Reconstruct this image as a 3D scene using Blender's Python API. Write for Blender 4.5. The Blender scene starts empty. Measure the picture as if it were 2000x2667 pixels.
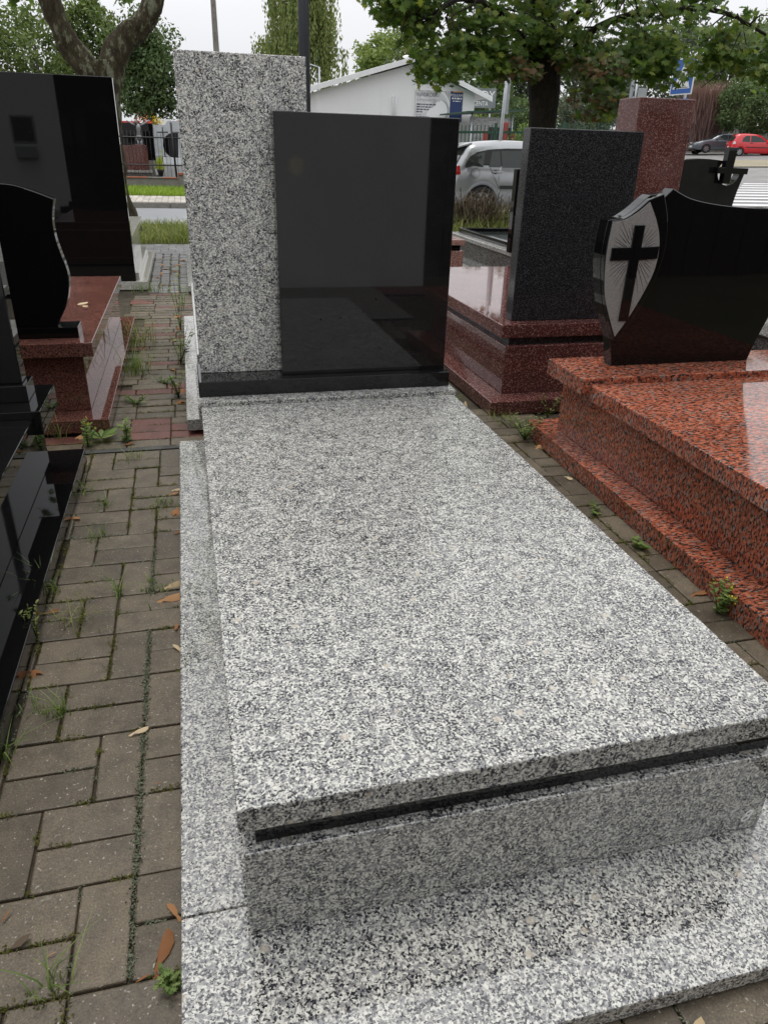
import bpy, bmesh, math, random
import numpy as np
from mathutils import Vector, Matrix
random.seed(7); rng = np.random.default_rng(7)
S = bpy.context.scene; COL = S.collection
R = math.radians

# ---------------------------------------------------------------- camera
cam = bpy.data.cameras.new('camera'); camo = bpy.data.objects.new('camera', cam); COL.objects.link(camo)
cam.sensor_fit = 'HORIZONTAL'; cam.sensor_width = 36; cam.lens = 36*1899.85/2000
cam.clip_start = .05; cam.clip_end = 800
yaw, pit, rol = .2598, .4622, .0303
fw = Vector((math.sin(yaw)*math.cos(pit), math.cos(yaw)*math.cos(pit), -math.sin(pit)))
r0 = Vector((math.cos(yaw), -math.sin(yaw), 0)); u0 = r0.cross(fw)
r1 = r0*math.cos(rol)+u0*math.sin(rol); u1 = u0*math.cos(rol)-r0*math.sin(rol)
M3 = Matrix((r1, u1, -fw)).transposed()
camo.matrix_world = Matrix.Translation((.0017, -.8751, 1.3426)) @ M3.to_4x4()
S.camera = camo

# ---------------------------------------------------------------- overcast sky, soft sun
SUN_EL, SUN_AZ = 77, -20          # azimuth measured from +Y towards +X
W = bpy.data.worlds.new('World'); S.world = W; W.use_nodes = True
nt = W.node_tree; nt.nodes.clear()
def wn(t, **k):
    n = nt.nodes.new(t)
    for a, b in k.items(): setattr(n, a, b)
    return n
sky = wn('ShaderNodeTexSky', sky_type='NISHITA', sun_disc=False)
sky.sun_elevation = R(SUN_EL); sky.sun_rotation = R(SUN_AZ)
sky.air_density = 1.0; sky.dust_density = 4.0
hs = wn('ShaderNodeHueSaturation'); hs.inputs['Saturation'].default_value = .35
tc = wn('ShaderNodeTexCoord'); mp = wn('ShaderNodeMapping'); mp.inputs['Scale'].default_value = (1, 1, 2.6)
nz = wn('ShaderNodeTexNoise'); nz.inputs['Scale'].default_value = 1.7; nz.inputs['Detail'].default_value = 5; nz.inputs['Roughness'].default_value = .5
cr = wn('ShaderNodeValToRGB')
cr.color_ramp.elements[0].position = .28; cr.color_ramp.elements[0].color = (6.7, 6.8, 7.1, 1)
cr.color_ramp.elements[1].position = .72; cr.color_ramp.elements[1].color = (8.2, 8.25, 8.45, 1)
mx = wn('ShaderNodeMix', data_type='RGBA'); mx.inputs[0].default_value = .88
# an even overcast is brighter overhead than at the horizon (CIE overcast: 1 + 2 sin h; here a thin, softer one)
sx_ = wn('ShaderNodeSeparateXYZ'); mr = wn('ShaderNodeMapRange'); mr.inputs['To Min'].default_value = 1.; mr.inputs['To Max'].default_value = 2.1
ov = wn('ShaderNodeMix', data_type='RGBA', blend_type='MULTIPLY'); ov.inputs[0].default_value = 1
bg = wn('ShaderNodeBackground'); bg.inputs['Strength'].default_value = .1
wo = wn('ShaderNodeOutputWorld')
L = nt.links.new
L(sky.outputs[0], hs.inputs['Color']); L(tc.outputs['Generated'], mp.inputs[0]); L(mp.outputs[0], nz.inputs['Vector'])
L(nz.outputs[0], cr.inputs[0]); L(hs.outputs[0], mx.inputs[6]); L(tc.outputs['Generated'], sx_.inputs[0]); L(sx_.outputs['Z'], mr.inputs['Value']); L(cr.outputs[0], ov.inputs[6]); L(mr.outputs[0], ov.inputs[7]); L(ov.outputs[2], mx.inputs[7]); L(mx.outputs[2], bg.inputs['Color']); L(bg.outputs[0], wo.inputs[0])
sun = bpy.data.lights.new('sun', 'SUN'); sun.energy = 1.1; sun.angle = R(18); sun.color = (1, .95, .87)
suno = bpy.data.objects.new('sun', sun); COL.objects.link(suno)
sd = Vector((math.sin(R(SUN_AZ))*math.cos(R(SUN_EL)), math.cos(R(SUN_AZ))*math.cos(R(SUN_EL)), math.sin(R(SUN_EL))))
suno.rotation_euler = sd.to_track_quat('Z', 'Y').to_euler(); suno.location = (0, 0, 30)
S.view_settings.view_transform = 'Standard'; S.view_settings.look = 'None'
S.view_settings.exposure = .18; S.view_settings.gamma = 1
S.render.engine = 'CYCLES'
S.cycles.use_denoising = True; S.cycles.max_bounces = 7; S.cycles.transparent_max_bounces = 8
S.cycles.sample_clamp_indirect = 6; S.cycles.caustics_reflective = False; S.cycles.caustics_refractive = False

# ---------------------------------------------------------------- node helpers and materials
MATS = {}
class NT:
    def __init__(s, name):
        s.m = bpy.data.materials.new(name); s.m.use_nodes = True; s.t = s.m.node_tree; s.n = s.t.nodes; s.n.clear()
        s.out = s.n.new('ShaderNodeOutputMaterial'); s.b = s.n.new('ShaderNodeBsdfPrincipled'); s.l(s.b.outputs[0], s.out.inputs[0]); MATS[name] = s.m
    def l(s, a, b): s.t.links.new(a, b)
    def coord(s, scale=(1, 1, 1), rot=(0, 0, 0), kind='Object'):
        c = s.n.new('ShaderNodeTexCoord'); m = s.n.new('ShaderNodeMapping'); m.inputs['Scale'].default_value = scale; m.inputs['Rotation'].default_value = rot
        s.l(c.outputs[kind], m.inputs[0]); return m.outputs[0]
    def noise(s, v, scale, detail=2, rough=.5, dist=0):
        x = s.n.new('ShaderNodeTexNoise'); x.inputs['Scale'].default_value = scale; x.inputs['Detail'].default_value = detail
        x.inputs['Roughness'].default_value = rough; x.inputs['Distortion'].default_value = dist; s.l(v, x.inputs['Vector']); return x
    def voro(s, v, scale, feature='F1', rnd=1):
        x = s.n.new('ShaderNodeTexVoronoi'); x.feature = feature; x.inputs['Scale'].default_value = scale; x.inputs['Randomness'].default_value = rnd; s.l(v, x.inputs['Vector']); return x
    def ramp(s, f, stops, interp='LINEAR'):
        x = s.n.new('ShaderNodeValToRGB'); x.color_ramp.interpolation = interp; e = x.color_ramp.elements
        while len(e) < len(stops): e.new(.5)
        for i, (p, c) in enumerate(stops):
            e[i].position = p; e[i].color = (c, c, c, 1) if isinstance(c, (int, float)) else (*c, 1)
        s.l(f, x.inputs[0]); return x.outputs[0]
    def mix(s, f, a, b, mode='MIX'):
        x = s.n.new('ShaderNodeMix'); x.data_type = 'RGBA'; x.blend_type = mode
        for sock, v in ((x.inputs[0], f), (x.inputs[6], a), (x.inputs[7], b)):
            if isinstance(v, (int, float)): sock.default_value = v if sock.type == 'VALUE' else (v, v, v, 1)
            elif isinstance(v, tuple): sock.default_value = (*v, 1)
            else: s.l(v, sock)
        return x.outputs[2]
    def math(s, op, a, b=0, c=0):
        x = s.n.new('ShaderNodeMath'); x.operation = op
        for k, v in enumerate((a, b, c)):
            if isinstance(v, (int, float)): x.inputs[k].default_value = v
            else: s.l(v, x.inputs[k])
        return x.outputs[0]
    def warp(s, v, scale, amt):
        nn = s.noise(v, scale, 2); x = s.n.new('ShaderNodeVectorMath'); x.operation = 'MULTIPLY_ADD'
        s.l(nn.outputs['Color'], x.inputs[0]); x.inputs[1].default_value = (amt,)*3; s.l(v, x.inputs[2]); return x.outputs[0]
    def bump(s, h, strength=.3, dist=.002):
        x = s.n.new('ShaderNodeBump'); x.inputs['Strength'].default_value = strength; x.inputs['Distance'].default_value = dist; s.l(h, x.inputs['Height']); s.l(x.outputs[0], s.b.inputs['Normal'])
    def set(s, col=None, rough=None, spec=None, metal=None, **k):
        for nm, v in (('Base Color', col), ('Roughness', rough), ('Specular IOR Level', spec), ('Metallic', metal), *k.items()):
            if v is None: continue
            i = s.b.inputs[nm]
            if isinstance(v, (int, float)): i.default_value = v if i.type == 'VALUE' else (v, v, v, 1)
            elif isinstance(v, tuple): i.default_value = (*v, 1)
            else: s.l(v, i)
        return s.m

def plain(name, col, rough=.5, spec=.5, metal=0, var=.12, vscale=6, **k):
    t = NT(name); v = t.coord(); n = t.noise(v, vscale, 4, .6)
    lo = tuple(max(0, c*(1-var)) for c in col); hi = tuple(min(1, c*(1+var)) for c in col)
    c = t.ramp(n.outputs[0], [(.3, lo), (.7, hi)])
    return t.set(c, rough, spec, metal, **k)

def granite_grey(name, sc=1.0, dark=.56, rough=.1, spec=.5, bright=1.0):
    """coarse grey-white granite: white feldspar, grey quartz, clumped black biotite, a few cream phenocrysts"""
    t = NT(name); v = t.coord(); w = t.warp(v, 190*sc, .0045/sc); b = bright
    cell = t.voro(w, 250*sc)
    base = t.ramp(t.math('FRACT', t.math('MULTIPLY', cell.outputs['Color'], 3.7)), [(0, (.75*b, .745*b, .685*b)), (.30, (.52*b, .52*b, .485*b)), (.50, (.27*b, .27*b, .265*b)), (.70, (.64*b, .63*b, .575*b)), (.88, (.40*b, .395*b, .37*b))], 'CONSTANT')
    bn = t.noise(w, 205*sc, 2.5, .62); cl = t.noise(v, 46*sc, 2)
    thr = t.math('ADD', bn.outputs[0], t.math('MULTIPLY', t.math('SUBTRACT', cl.outputs[0], .5), .30))
    dr_ = t.noise(v, 11*sc, 3, .6); thr = t.math('ADD', thr, t.math('MULTIPLY', t.math('SUBTRACT', dr_.outputs[0], .5), .13))
    dk = t.ramp(thr, [(dark-.015, 0.), (dark+.025, 1.)])
    gq = t.noise(w, 120*sc, 2, .5); gm = t.ramp(gq.outputs[0], [(.53, 0.), (.58, .8)])
    c = t.mix(gm, base, (.20*b, .20*b, .215*b))
    c = t.mix(dk, c, (.018, .018, .023))
    ph = t.voro(t.warp(v, 60*sc, .01), 19*sc); pm = t.ramp(ph.outputs['Distance'], [(.10, .7), (.17, 0.)])
    c = t.mix(t.mix(1., pm, t.ramp(ph.outputs['Color'], [(.5, 0.), (.55, 1.)]), 'MULTIPLY'), c, (.58*b, .52*b, .42*b))
    lg = t.noise(v, 3.1, 4, .6); c = t.mix(1., c, t.ramp(lg.outputs[0], [(.3, .92), (.7, 1.03)]), 'MULTIPLY')
    rn = t.noise(v, 9, 4); rr = t.ramp(rn.outputs[0], [(.3, rough*.6), (.75, rough*1.5)])
    return t.set(c, rr, spec)

def granite_red(name, base, hi, flake, blk, sc=1.0, stretch=(1, 1, 1), dark=.53, rough=.08, spec=.5, flk=.62):
    t = NT(name); v = t.coord(stretch); w = t.warp(v, 70*sc, .012/sc)
    cell = t.voro(w, 85*sc)
    c = t.ramp(t.math('FRACT', t.math('MULTIPLY', cell.outputs['Color'], 5.3)), [(0, base), (.35, hi), (.6, tuple(x*.7 for x in base)), (.85, flake)], 'CONSTANT')
    n = t.noise(w, 75*sc, 3, .6); d = t.ramp(n.outputs[0], [(dark-.02, 0.), (dark+.02, 1.)])
    f = t.noise(w, 150*sc, 2); fm = t.ramp(f.outputs[0], [(flk, 0.), (flk+.03, .9)])
    c = t.mix(d, c, blk); c = t.mix(fm, c, flake)
    big = t.noise(v, 3, 3); c = t.mix(1., c, t.ramp(big.outputs[0], [(.3, .78), (.7, 1.08)]), 'MULTIPLY')
    rn = t.noise(v, 7, 4); return t.set(c, t.ramp(rn.outputs[0], [(.3, rough*.5), (.75, rough*1.6)]), spec)

def granite_black(name, base=.006, fleck=.05, fsc=420, amt=.66, rough=.03, spec=.8, dust=0.0, stain=None):
    t = NT(name); v = t.coord(); n = t.noise(v, fsc, 2, .6)
    m = t.ramp(n.outputs[0], [(amt, 0.), (amt+.06, 1.)]); c = t.mix(m, (base, base, base*1.08), (fleck, fleck, fleck*1.06))
    if dust:
        dn = t.noise(v, 5, 6, .65); c = t.mix(t.ramp(dn.outputs[0], [(.45, 0.), (.8, dust)]), c, (.09, .085, .08))
    sp = t.voro(t.warp(v, 20, .02), 13); sm = t.ramp(sp.outputs['Distance'], [(.03, .18), (.06, 0.)])
    rn = t.noise(v, 12, 5, .6); rr = t.ramp(rn.outputs[0], [(.35, rough*.7), (.8, rough*1.8)])
    rr = t.mix(1., rr, sm, 'ADD')
    if stain:      # dried droplets and one brown smear
        dp = t.voro(t.warp(v, 60, .006), 26); dm = t.ramp(dp.outputs['Distance'], [(.075, 1.), (.12, 0.)]); pick = t.ramp(dp.outputs['Color'], [(.60, 0.), (.63, 1.)])
        area = t.ramp(t.noise(v, 2.2, 2).outputs[0], [(.45, 0.), (.6, 1.)]); dm = t.mix(1., t.mix(1., dm, pick, 'MULTIPLY'), area, 'MULTIPLY')
        vd = t.n.new('ShaderNodeVectorMath'); vd.operation = 'DISTANCE'; t.l(t.warp(v, 40, .03), vd.inputs[0]); vd.inputs[1].default_value = stain
        sm2 = t.ramp(vd.outputs['Value'], [(.02, .8), (.045, 0.)]); c = t.mix(sm2, c, (.035, .028, .015)); c = t.mix(dm, c, (.003, .003, .003))
        spec = t.math('MULTIPLY', t.math('SUBTRACT', 1., dm), spec)
    return t.set(c, rr, spec)

granite_grey('granite_grey_polished', .95, .55, .06, 1.0, .80)
granite_grey('granite_grey_stele', 1.12, .545, .2, bright=1.15)
granite_grey('granite_grey_honed', .98, .545, .22, .5, .80)
granite_grey('granite_grey_fine', 1.8, .55, .1, bright=.95)
granite_grey('granite_grey_dark', 1.3, .50, .12, bright=.5)
granite_red('granite_orange', (.37, .10, .052), (.47, .165, .095), (.26, .19, .165), (.024, .020, .020), 1.4, (.5, 1.2, .62), .535, .08, flk=.655)
granite_red('granite_maroon', (.105, .036, .032), (.14, .05, .044), (.36, .20, .17), (.035, .014, .014), 2.3, (1, 1, 1), .57, .05, flk=.665)
granite_red('granite_maroon_rough', (.115, .036, .031), (.15, .05, .043), (.32, .19, .16), (.05, .02, .018), 2.7, (1, 1, 1), .56, .3, flk=.645)
granite_red('granite_redbrown', (.20, .078, .058), (.26, .11, .085), (.15, .07, .058), (.03, .02, .018), 2.2, (1, 1, 1.2), .535, .035, flk=.70)
granite_red('granite_pink', (.30, .13, .10), (.36, .18, .14), (.42, .30, .26), (.06, .04, .035), 1.6, (1, 1, 1), .57, .15)
granite_black('granite_black', .0045, .03, 500, .67, .02, spec=.4)
granite_black('granite_black_stele', .008, .085, 420, .68, .03, spec=.42, dust=.10)
granite_black('granite_black_panel', .008, .085, 420, .68, .022, spec=.5, dust=.10, stain=(-.05, 1.135, 1.29))
granite_black('granite_charcoal', .011, .085, 300, .555, .16, spec=.3)
granite_black('granite_black_shield', .004, .015, 420, .68, .03, spec=.4)
def cream_granite():
    t = NT('granite_cream'); v = t.coord(); n = t.noise(v, 150, 3, .6); c = t.ramp(n.outputs[0], [(.35, (.20, .19, .16)), (.5, (.42, .41, .37)), (.65, (.55, .54, .5))]); return t.set(c, .12)
cream_granite()
def sandblast():
    t = NT('granite_sandblasted'); v = t.coord(); n = t.noise(v, 300, 3, .7); c = t.ramp(n.outputs[0], [(.35, (.14, .14, .135)), (.65, (.26, .26, .25))]); t.bump(n.outputs[0], .5, .001); return t.set(c, .7, .3)
sandblast()

def paver_mat(name, lo, hi, speck=(.34, .31, .27)):
    t = NT(name); v = t.coord(); oi = t.n.new('ShaderNodeObjectInfo')
    g = t.coord(kind='Object'); geo = t.n.new('ShaderNodeNewGeometry'); P = geo.outputs['Position']
    big = t.noise(P, 4.5, 5, .62); c = t.ramp(big.outputs[0], [(.3, lo), (.7, hi)])
    c = t.mix(1., c, t.ramp(oi.outputs['Random'], [(0, .76), (1, 1.18)]), 'MULTIPLY')
    fine = t.noise(P, 260, 3, .7); c = t.mix(1., c, t.ramp(fine.outputs[0], [(.32, .55), (.68, 1.35)]), 'MULTIPLY')
    sp = t.noise(P, 150, 1.5, .5); c = t.mix(t.ramp(sp.outputs[0], [(.68, 0.), (.72, .9)]), c, speck)
    stain = t.noise(P, 14, 5, .7); c = t.mix(1., c, t.ramp(stain.outputs[0], [(.35, .66), (.55, 1.)]), 'MULTIPLY')
    gr = t.noise(P, 7, 5, .7); c = t.mix(t.ramp(gr.outputs[0], [(.58, 0.), (.75, .35)]), c, (.075, .08, .04))
    li = t.noise(P, 22, 3, .6); c = t.mix(t.ramp(li.outputs[0], [(.69, 0.), (.74, .45)]), c, (.22, .23, .18))
    t.bump(t.mix(.5, fine.outputs[0], stain.outputs[0]), .55, .003); return t.set(c, t.ramp(big.outputs[0], [(.3, .38), (.7, .66)]), .45)
paver_mat('paver_grey', (.084, .066, .043), (.142, .115, .079))
paver_mat('paver_red', (.105, .034, .026), (.16, .06, .045), (.3, .2, .17))
paver_mat('paver_pale', (.42, .385, .33), (.54, .50, .44), (.6, .55, .5))
paver_mat('sett_grey', (.10, .10, .098), (.2, .2, .195))
def rough_mat(name, lo, hi, sc=8, rough=.85, bump=.6, fine=120, spec=.3, fa=.35):
    t = NT(name); g = t.n.new('ShaderNodeNewGeometry'); P = g.outputs['Position']; n = t.noise(P, sc, 6, .65); f = t.noise(P, fine, 3, .7)
    c = t.ramp(n.outputs[0], [(.3, lo), (.7, hi)]); c = t.mix(1., c, t.ramp(f.outputs[0], [(.3, 1-fa), (.7, 1+fa)]), 'MULTIPLY'); t.bump(f.outputs[0], bump, .01); return t.set(c, rough, spec)
rough_mat('soil', (.03, .024, .015), (.075, .063, .042), 9)
rough_mat('earth', (.04, .045, .02), (.09, .08, .05), 1.5, fine=30)
rough_mat('asphalt_wet', (.25, .26, .275), (.33, .34, .36), .9, .3, .1, 60, .7, .12)
rough_mat('asphalt_pale', (.17, .165, .16), (.25, .245, .24), .6, .6, .1, 40)
rough_mat('sand_verge', (.22, .19, .13), (.33, .30, .22), 1.2, .95, .3, 20)
rough_mat('concrete', (.16, .15, .13), (.26, .25, .22), 5)
rough_mat('concrete_dark', (.05, .05, .047), (.10, .10, .095), 12)
rough_mat('moss', (.09, .10, .015), (.19, .19, .04), 40, .95, .9, 500)
rough_mat('lichen', (.17, .19, .12), (.30, .33, .23), 60, .95, .9, 500)
rough_mat('plaster_white', (.80, .80, .80), (.84, .84, .84), .7, .8, .03, 20, fa=.02)
rough_mat('paint_line', (.55, .56, .57), (.72, .72, .73), 2.5, .5, .05, 40, fa=.1)
rough_mat('brick_red', (.2, .06, .035), (.32, .11, .06), 9)
def bark(name, lo, hi, lich, amt):
    t = NT(name); v = t.coord((1, 1, .45)); n = t.noise(v, 14, 7, .7, .6); c = t.ramp(n.outputs[0], [(.32, lo), (.68, hi)])
    l = t.noise(v, 7, 6, .72); c = t.mix(t.ramp(l.outputs[0], [(amt, 0.), (amt+.05, .85)]), c, lich)
    fi = t.noise(v, 55, 4, .7); c = t.mix(1., c, t.ramp(fi.outputs[0], [(.3, .5), (.7, 1.3)]), 'MULTIPLY'); t.bump(t.mix(.5, n.outputs[0], fi.outputs[0]), 1., .03); return t.set(c, .9, .2)
bark('bark_lichen', (.025, .02, .012), (.09, .075, .045), (.20, .21, .14), .53)
bark('bark_dark', (.012, .01, .008), (.04, .032, .024), (.06, .06, .045), .64)
bark('bark_grey', (.05, .045, .04), (.13, .12, .1), (.16, .16, .12), .6)
def foliage(name, stops, trans=.3, rough=.45, patch=1.3):
    t = NT(name); g = t.n.new('ShaderNodeNewGeometry'); P = g.outputs['Position']
    a = t.n.new('ShaderNodeAttribute'); a.attribute_name = 'tint'
    n = t.noise(P, patch, 3, .6); f = t.math('ADD', t.math('MULTIPLY', n.outputs[0], .5), t.math('MULTIPLY', a.outputs['Fac'], .5))
    c = t.ramp(f, stops); t.set(c, rough, .35)
    tr = t.n.new('ShaderNodeBsdfTranslucent'); t.l(t.mix(1., c, (1.25, 1.3, .8), 'MULTIPLY'), tr.inputs[0])
    ms = t.n.new('ShaderNodeMixShader'); ms.inputs[0].default_value = trans; t.l(t.b.outputs[0], ms.inputs[1]); t.l(tr.outputs[0], ms.inputs[2]); t.l(ms.outputs[0], t.out.inputs[0]); return t.m
foliage('leaf_maple', [(.22, (.05, .095, .018)), (.45, (.095, .165, .032)), (.65, (.155, .225, .045)), (.8, (.26, .27, .06))], .5, .45, 1.6)
foliage('leaf_maple_autumn', [(.25, (.07, .11, .04)), (.5, (.13, .14, .06)), (.68, (.17, .10, .05)), (.8, (.22, .09, .05))], .3, .5, 2.)
foliage('leaf_green', [(.25, (.06, .10, .026)), (.5, (.115, .165, .045)), (.75, (.19, .235, .07))], .25, .6, .5)
foliage('leaf_dark', [(.25, (.045, .08, .03)), (.5, (.09, .14, .05)), (.75, (.15, .20, .08))], .2, .6, .5)
foliage('leaf_light', [(.25, (.11, .17, .04)), (.5, (.2, .27, .07)), (.75, (.28, .33, .11))], .3, .6, .5)
foliage('leaf_birch', [(.25, (.13, .175, .05)), (.5, (.21, .26, .08)), (.75, (.30, .33, .13))], .3, .6, .6)
foliage('leaf_blue', [(.25, (.06, .085, .055)), (.5, (.12, .15, .1)), (.75, (.18, .2, .14))], .2, .6, .6)
foliage('twig_pink', [(.25, (.17, .10, .09)), (.5, (.29, .18, .165)), (.75, (.36, .25, .23))], .1, .8, .8)
foliage('grass_bright', [(.25, (.13, .22, .015)), (.5, (.22, .34, .03)), (.75, (.32, .42, .07))], .35, .6, 1.)
foliage('grass_dry', [(.25, (.10, .15, .03)), (.5, (.18, .22, .05)), (.75, (.32, .32, .12))], .3, .7, 2.)
foliage('weed_green', [(.25, (.08, .14, .03)), (.5, (.15, .23, .055)), (.75, (.26, .31, .11))], .35, .55, 9.)
foliage('leaf_dry', [(.2, (.20, .08, .03)), (.5, (.36, .17, .07)), (.8, (.5, .30, .15))], .25, .75, 9.)
foliage('leaf_straw', [(.2, (.40, .30, .17)), (.5, (.55, .42, .25)), (.8, (.62, .5, .33))], .2, .75, 9.)
foliage('twig_dry', [(.2, (.06, .045, .03)), (.5, (.12, .09, .06)), (.8, (.2, .15, .1))], .05, .9, 5.)
foliage('flower_yellow', [(.2, (.6, .45, .02)), (.8, (.7, .55, .05))], .2, .6)
foliage('plant_lime', [(.2, (.25, .35, .03)), (.8, (.45, .5, .08))], .3, .6)
foliage('flower_red', [(.2, (.4, .03, .03)), (.8, (.6, .2, .03))], .2, .6)
plain('pole_steel', (.06, .066, .078), .35, .5, .3, .1, 3)
plain('galvanised', (.42, .44, .46), .4, .5, .5, .12, 9)
plain('metal_black', (.012, .012, .013), .45)
plain('fence_green', (.014, .065, .036), .5)
plain('paint_red', (.34, .04, .035), .5)
plain('roof_white', (.78, .78, .78), .5, var=.05)
plain('gutter', (.80, .80, .80), .45, var=.05)
plain('dark_glass', (.03, .036, .034), .04, .45)
plain('rubber', (.012, .012, .012), .8)
plain('alloy', (.45, .46, .47), .3, .5, .7)
plain('lamp_red', (.35, .01, .012), .15)
plain('lamp_white', (.7, .72, .74), .12)
plain('plate_white', (.75, .75, .73), .4, var=.03)
plain('plastic_black', (.015, .015, .016), .5)
def car_paint(name, col, metal=.0): plain(name, col, .22, .5, metal, .02, 2, **{'Coat Weight': 1., 'Coat Roughness': .05})
car_paint('paint_silver', (.34, .35, .36), .5); car_paint('paint_grey', (.11, .125, .145), .3); car_paint('paint_scarlet', (.62, .012, .02)); car_paint('paint_white', (.72, .73, .74))
plain('sign_blue', (.02, .11, .42), .35, var=.04); plain('sign_white', (.78, .78, .77), .4, var=.02); plain('sign_black', (.01, .01, .01), .5)
plain('sign_back', (.38, .40, .41), .45, .5, .4)
plain('banner_navy', (.018, .04, .14), .5, var=.06); plain('banner_orange', (.7, .33, .03), .5); plain('banner_text', (.05, .06, .09), .6); plain('banner_grey', (.35, .35, .36), .6)
def banner():
    t = NT('banner_photo'); v = t.coord((1, 1, 1)); n = t.noise(v, 1.4, 4, .55, 1.2); c = t.ramp(n.outputs[0], [(.3, (.22, .21, .20)), (.45, (.55, .55, .55)), (.65, (.72, .73, .74))]); return t.set(c, .55)
banner()
def slatesign():
    t = NT('sign_slate'); v = t.coord(); n = t.noise(v, 2, 5, .6); c = t.ramp(n.outputs[0], [(.3, (.09, .11, .11)), (.7, (.22, .25, .25))]); return t.set(c, .5)
slatesign()
def film():
    t = NT('plastic_film'); v = t.coord((1, 1, 5)); n = t.noise(v, 3.5, 6, .7, 2.); c = t.ramp(n.outputs[0], [(.3, (.16, .165, .16)), (.5, (.34, .35, .34)), (.7, (.55, .56, .55))]); t.bump(n.outputs[0], .6, .05); return t.set(c, .25)
film()
plain('stone_pale', (.50, .52, .53), .4, var=.15, vscale=5)
plain('silver_cast', (.22, .22, .23), .4, .5, .6, .35, 40)
plain('skin', (.45, .27, .2), .55); plain('cloth_navy', (.012, .016, .03), .85); plain('hair_grey', (.3, .28, .26), .8)
plain('wood_wet', (.03, .02, .014), .6)
plain('terracotta_cap', (.32, .10, .05), .7)

# ---------------------------------------------------------------- object helpers
def props(o, label=None, cat=None, group=None, kind=None):
    for k, v in (('label', label), ('category', cat), ('group', group), ('kind', kind)):
        if v: o[k] = v
    return o
def root(name, label, cat, loc=(0, 0, 0), group=None, rz=0):
    o = bpy.data.objects.new(name, None); COL.objects.link(o); o.location = loc; o.rotation_euler = (0, 0, rz); o.empty_display_size = .1
    return props(o, label, cat, group)
def link(name, me, mat, parent=None, loc=(0, 0, 0)):
    if isinstance(me, bmesh.types.BMesh):
        m = bpy.data.meshes.new(name); me.to_mesh(m); me.free(); me = m
    if mat is not None and not me.materials: me.materials.append(MATS[mat])
    o = bpy.data.objects.new(name, me); COL.objects.link(o); o.parent = parent; o.location = loc; return o
def base_of(o):
    l = Vector((0, 0, 0))
    while o: l = l+o.location; o = o.parent
    return l
def rel(parent, p):      # world point -> coordinates of an unrotated root or part
    l = base_of(parent); return (p[0]-l.x, p[1]-l.y, p[2]-l.z)
def bm_box(x0, x1, y0, y1, z0, z1, bev=0, seg=2):
    bm = bmesh.new(); v = [bm.verts.new((x, y, z)) for z in (z0, z1) for y in (y0, y1) for x in (x0, x1)]
    for f in ((0, 2, 3, 1), (4, 5, 7, 6), (0, 1, 5, 4), (2, 6, 7, 3), (0, 4, 6, 2), (1, 3, 7, 5)): bm.faces.new([v[i] for i in f])
    if bev: bmesh.ops.bevel(bm, geom=bm.edges[:], offset=bev, segments=seg, affect='EDGES', profile=.5)
    return bm
def box(parent, name, mat, x0, x1, y0, y1, z0, z1, bev=.003, seg=2):
    a = rel(parent, (x0, y0, z0)); b = rel(parent, (x1, y1, z1))
    return link(name, bm_box(a[0], b[0], a[1], b[1], a[2], b[2], bev, seg), mat, parent)
def bm_prism(pts, d0, d1, axis='y', bev=0, seg=2):
    """outline (a,b) extruded along an axis: y -> (a, d, b); z -> (a, b, d); x -> (d, a, b)"""
    bm = bmesh.new()
    f = {'y': lambda a, b, d: (a, d, b), 'z': lambda a, b, d: (a, b, d), 'x': lambda a, b, d: (d, a, b)}[axis]
    A = [bm.verts.new(f(a, b, d0)) for a, b in pts]; B = [bm.verts.new(f(a, b, d1)) for a, b in pts]; n = len(pts)
    bm.faces.new(A); bm.faces.new(B[::-1])
    for i in range(n): bm.faces.new((A[i], B[i], B[(i+1) % n], A[(i+1) % n]))
    bmesh.ops.recalc_face_normals(bm, faces=bm.faces[:])
    if bev:
        rim = [e for e in bm.edges if len([q for q in e.link_faces if len(q.verts) == n]) == 1]
        bmesh.ops.bevel(bm, geom=rim, offset=bev, segments=seg, affect='EDGES', profile=.5)
    return bm
def prism(parent, name, mat, pts, d0, d1, axis='y', bev=.003):
    l = base_of(parent)
    off = {'y': (l.x, l.z, l.y), 'z': (l.x, l.y, l.z), 'x': (l.y, l.z, l.x)}[axis]
    return link(name, bm_prism([(a-off[0], b-off[1]) for a, b in pts], d0-off[2], d1-off[2], axis, bev), mat, parent)
def bm_tube(path, radii, n=10, cap=True, bm=None):
    bm = bm or bmesh.new(); P = [Vector(p) for p in path]; rings = []
    up = Vector((0, 0, 1)); t0 = (P[1]-P[0]).normalized()
    ref = t0.cross(up) if abs(t0.dot(up)) < .95 else t0.cross(Vector((1, 0, 0))); ref.normalize()
    for i, p in enumerate(P):
        t = (P[min(i+1, len(P)-1)]-P[max(i-1, 0)]).normalized(); ref = (ref-t*ref.dot(t)).normalized(); b = t.cross(ref)
        r = radii[i] if not isinstance(radii, (int, float)) else radii
        rings.append([bm.verts.new(p+ref*(r*math.cos(2*math.pi*k/n))+b*(r*math.sin(2*math.pi*k/n))) for k in range(n)])
    for a, c in zip(rings, rings[1:]):
        for k in range(n): bm.faces.new((a[k], a[(k+1) % n], c[(k+1) % n], c[k])).smooth = True
    if cap: bm.faces.new(rings[0][::-1]); bm.faces.new(rings[-1])
    return bm
def tube(parent, name, mat, path, radii, n=10): return link(name, bm_tube([rel(parent, p) for p in path], radii, n), mat, parent)
def cyl(parent, name, mat, c, axis, r, h, n=20):
    a = Vector(c); d = {'x': Vector((h/2, 0, 0)), 'y': Vector((0, h/2, 0)), 'z': Vector((0, 0, h/2))}[axis]
    return tube(parent, name, mat, [a-d, a+d], r, n)
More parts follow.
